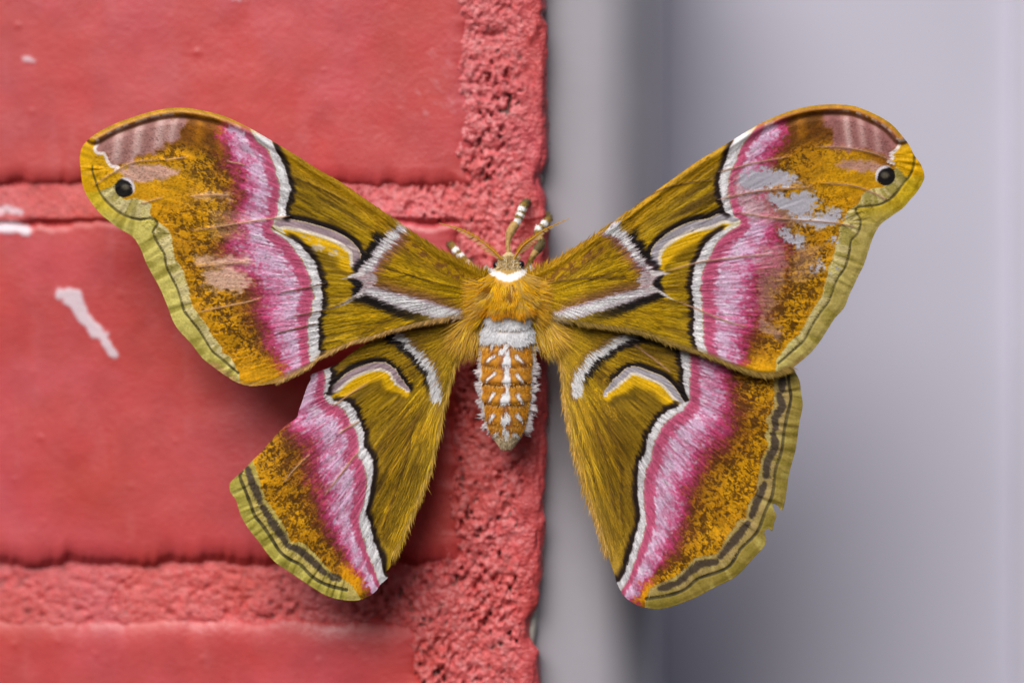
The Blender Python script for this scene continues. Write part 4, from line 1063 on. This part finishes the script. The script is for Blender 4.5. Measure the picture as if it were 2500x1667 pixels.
# white fur at the root of the abdomen
tc_ = [(1182,778),(1200,780),(1222,784),(1246,786),(1268,783),(1288,778),(1300,776),(1176,806),(1190,812),(1206,816),(1218,824),(1256,824),(1270,818),(1286,812),(1300,806),(1196,826),(1180,824),(1238,822),(1262,832),(1278,828),(1296,824),(1212,790),(1235,794),(1256,794),(1276,792)]
ti = rng.integers(0, len(tc_), 5200); tca = np.array(tc_, float)
x = tca[ti, 0] + rng.normal(0, 5.5, len(ti)); y = tca[ti, 1] + rng.normal(0, 4, len(ti))
gap = (np.abs(y - 806) < 8) & (np.abs(x - 1243) < 28)
x, y = x[~gap], y[~gap]; n = len(x)
body_fur('abdomen_base_fur', x, y, (x - 1238) / 70 * .8 + rng.normal(0, .25, n), np.full(n, 1.), rng.uniform(9, 21, n), rng.uniform(.2, 1.0, n), 2.0, np.tile([230., 230, 234], (n, 1)), .1)
# white dorsal tufts, dashes and the jagged frill down both flanks
X_ = []; Y_ = []; DX = []; DY = []; LL = []; LF = []
for (a, b, w0, w1) in TUFTS:
    n = 70; t = rng.uniform(.1, .95, n); u = rng.uniform(-1, 1, n)
    X_.append(a[0] + (b[0] - a[0]) * t + u * (w0 + (w1 - w0) * t) * .75); Y_.append(a[1] + (b[1] - a[1]) * t)
    DX.append(u * .45 + rng.normal(0, .1, n)); DY.append(np.ones(n)); LL.append(rng.uniform(4, 8, n)); LF.append(rng.uniform(.05, .3, n))
for a, b in DASH:
    n = 22; t = rng.uniform(0, .6, n)
    X_.append(a[0] + (b[0] - a[0]) * t + rng.normal(0, 2, n)); Y_.append(a[1] + (b[1] - a[1]) * t + rng.normal(0, 1.5, n))
    DX.append(np.full(n, b[0] - a[0]) / 16 + rng.normal(0, .1, n)); DY.append(np.full(n, b[1] - a[1]) / 16.); LL.append(rng.uniform(4, 7, n)); LF.append(rng.uniform(.1, .3, n))
X_, Y_, DX, DY, LL, LF = [np.concatenate(v) for v in (X_, Y_, DX, DY, LL, LF)]
body_fur('dorsal_tufts', X_, Y_, DX, DY, LL, LF, 2.2, np.tile([240., 240, 244], (len(X_), 1)), .06)
for s in (-1, 1):
    X_ = []; Y_ = []; DX = []; DY = []; LL = []
    for y0 in np.arange(846, 1062, 11):
        y1 = y0 + rng.normal(0, 4); n = rng.integers(14, 52)
        big = rng.uniform(.35, 1.5)
        c0 = np.interp(y1, by, cx); w0 = np.interp(y1, by, hw)
        X_.append(np.full(n, c0 + s * w0 * .95) + rng.normal(0, 1.5, n)); Y_.append(rng.normal(y1, 4, n))
        DX.append(s * np.full(n, 1.) + rng.normal(0, .15, n)); DY.append(np.full(n, rng.uniform(-.1, 1.2)) + rng.normal(0, .2, n)); LL.append(rng.uniform(6, 15, n) * big)
    X_, Y_, DX, DY, LL = [np.concatenate(v) for v in (X_, Y_, DX, DY, LL)]
    body_fur('flank_frill', X_, Y_, DX, DY, LL, np.full(len(X_), .15), 2.6, np.tile([214., 206, 208], (len(X_), 1)), .16)
# short orange nap over the abdomen
n = 4200; x = 1237 + rng.uniform(-.9, .9, n) * 66; y = rng.uniform(842, 1062, n)
w_ = np.interp(y, by, hw); x = 1237 + (x - 1237) * w_ / 69
cn = body_colour(x, y, (x - 1237) / w_)
body_fur('abdomen_nap', x, y, (x - 1237) / 200 + rng.normal(0, .25, n), np.ones(n), rng.uniform(4, 10, n), rng.uniform(.05, .35, n), 1.7, cn, .25)
# tail hair
n = 500; y = rng.uniform(1058, 1092, n); x = 1237 + rng.uniform(-.9, .9, n) * np.interp(y, by, hw)
body_fur('tail_hair', x, y, -(x - 1237) / 40, np.ones(n), rng.uniform(5, 11, n), rng.uniform(.05, .3, n), 2.0, np.tile([206., 186, 150], (n, 1)), .18)
# head tuft
n = 700; x = 1242 + rng.uniform(-1, 1, n) * 24; y = rng.uniform(626, 656, n)
pal = np.array([(206, 178, 120), (232, 218, 186), (176, 142, 80)], float)[rng.integers(0, 3, n)]
body_fur('head_fur', x, y, (x - 1242) / 40 + rng.normal(0, .3, n), rng.uniform(-1, 1, n), rng.uniform(6, 13, n), rng.uniform(.2, .8, n), 2.0, pal, .12)

# eyes
for ex, ey, eyd in ((1271, 646, -.0066), (1213, 648, -.0056)):
    u_ = np.linspace(0, math.pi, 14); v_ = np.linspace(0, 2 * math.pi, 21); uu, vv = np.meshgrid(u_, v_, indexing='ij')
    c0 = P(ex, ey, eyd); r0 = 10 * S
    V = c0 + r0 * np.stack([np.sin(uu) * np.cos(vv), -np.cos(uu) * .9, np.sin(uu) * np.sin(vv)], -1)
    grid_obj('eye', V, M_EYE, body)

# antennae: rachis with two rows of barbs
def antenna(pts, y0, y1, s):
    q = smooth(pts, 14); n = len(q); t = np.linspace(0, 1, n)
    Yd = y0 + (y1 - y0) * t - .0006 * np.sin(np.pi * t)
    path = P(q[:, 0], q[:, 1], Yd)
    V, C = tube(path, (2.3 - 1.5 * t) * S, np.tile([206., 150, 20], (n, 1)), 7)
    ob = grid_obj('antenna', V, M_LEG, moth, C)
    nbq = 40; rt = []; dr = []; ll = []; cc = []
    for k in range(nbq):
        u = .03 + .95 * k / nbq; i = min(int(u * (n - 1)), n - 2)
        T = q[i + 1] - q[i]; T = T / np.linalg.norm(T); N = np.array([-T[1], T[0]])
        if N[1] < 0: N = -N                    # down on screen
        env = min(1, u * 5) * (1 - u) ** .7
        for sgn, len0, colr in ((1, 26, (214, 178, 110)), (-1, 17, (206, 152, 22))):
            d2 = N * sgn * 1.0 + T * .75; d2 /= np.linalg.norm(d2)
            rt.append(path[i]); dr.append((d2[0], -.25 if sgn < 0 else .05, -d2[1])); ll.append(max(2.5, len0 * env)); cc.append(colr)
    dr = np.array(dr); dr /= np.linalg.norm(dr, axis=1)[:, None]
    blades('barbs', np.array(rt), dr, np.array(ll) * S, np.full(len(rt), 2.3) * S, np.array(cc, float), ob)
antenna([(1226,634),(1198,608),(1158,577),(1121,559),(1072,545)], -.0072, -.0086, -1)
antenna([(1254,634),(1274,603),(1299,583),(1332,560),(1389,534)], -.0072, -.0098, 1)

# legs
TAN_, OLV, DOLV, WHT = (184, 148, 88), (132, 104, 34), (92, 78, 40), (236, 234, 230)
def leg(nodes):
    """nodes: (px, py, Y, radius px, colour)"""
    px_, py_, yy_, rr_ = [np.array([n_[k] for n_ in nodes], float) for k in range(4)]
    cc_ = np.array([n_[4] for n_ in nodes], float); m = len(nodes)
    t = np.linspace(0, m - 1, (m - 1) * 7 + 1); k = np.arange(m)
    sm = smooth(np.stack([px_, py_], 1), 7)
    yv = np.interp(t, k, yy_); rv = np.interp(t, k, rr_)
    near = np.clip(np.round(t), 0, m - 1).astype(int)
    path = P(sm[:, 0], sm[:, 1], yv)
    V, C = tube(path, rv * S, cc_[near], 13)
    V += rng.normal(0, .35 * S, V.shape) * np.array([1, 1, 1]); V[:, -1] = V[:, 0]
    ob = grid_obj('leg', V, M_LEG, moth, C)
    n = 420; i = rng.integers(1, len(path) - 1, n); a = rng.uniform(0, 2 * math.pi, n)
    T = path[np.minimum(i + 1, len(path) - 1)] - path[i - 1]; T /= np.linalg.norm(T, axis=1)[:, None] + 1e-12
    A = np.cross(T, [0, -1, 0]); A /= np.linalg.norm(A, axis=1)[:, None] + 1e-9; Bv = np.cross(A, T)
    nr = A * np.cos(a)[:, None] + Bv * np.sin(a)[:, None]
    d3 = T * .9 + nr * .4; d3 /= np.linalg.norm(d3, axis=1)[:, None]
    blades('leg_hair', path[i] + nr * (rv[i] * .9 * S)[:, None], d3, rng.uniform(4, 9, n) * S, np.full(n, 1.8 * S), jitter_col(cc_[near][i], .2), ob)
w1 = float(wall_y(1288)); w3 = float(wall_y(1100))
leg([(1242,648,-.0055,5,TAN_),(1242,622,-.0052,5,TAN_),(1240,600,-.0048,4.5,TAN_),(1241,588,-.0045,6,TAN_),(1245,570,-.0042,11,TAN_),(1255,552,-.0038,11,TAN_),(1263,541,-.0034,8,WHT),(1266,534,-.0032,11,OLV),(1269,527,-.0030,11,WHT),(1271,522,-.0028,9.5,OLV),(1273,514,-.0026,11,WHT),(1277,505,-.0022,11,OLV),(1283,495,-.0014,9,DOLV),(1289,492,-.0005,6,DOLV),(1293,496,w1 + .0006,3,DOLV)])
leg([(1272,668,-.0052,6,TAN_),(1288,652,-.0050,6,OLV),(1297,634,-.0048,6,OLV),(1303,623,-.0044,7,TAN_),(1313,607,-.0038,12,DOLV),(1322,593,-.0032,10,DOLV),(1317,579,-.0030,6,TAN_),(1313,570,-.0028,9,OLV),(1315,560,-.0026,10,WHT),(1321,555,-.0024,8.5,OLV),(1327,549,-.0022,10,WHT),(1336,540,-.0016,9,OLV),(1342,533,-.0008,8,DOLV),(1340,526,.0004,5,DOLV),(1334,522,.0012,3,DOLV)])
leg([(1180,672,-.0052,6,TAN_),(1160,655,-.0048,6,TAN_),(1146,645,-.0042,7,(206,176,150)),(1135,636,-.0036,9,OLV),(1126,627,-.0030,9,WHT),(1121,621,-.0026,8,OLV),(1115,615,-.0020,9,WHT),(1107,604,-.0010,9,OLV),(1101,597,.0003,8,DOLV),(1096,596,w3 - .0004,5,DOLV),(1093,599,w3 + .0005,3,DOLV)])
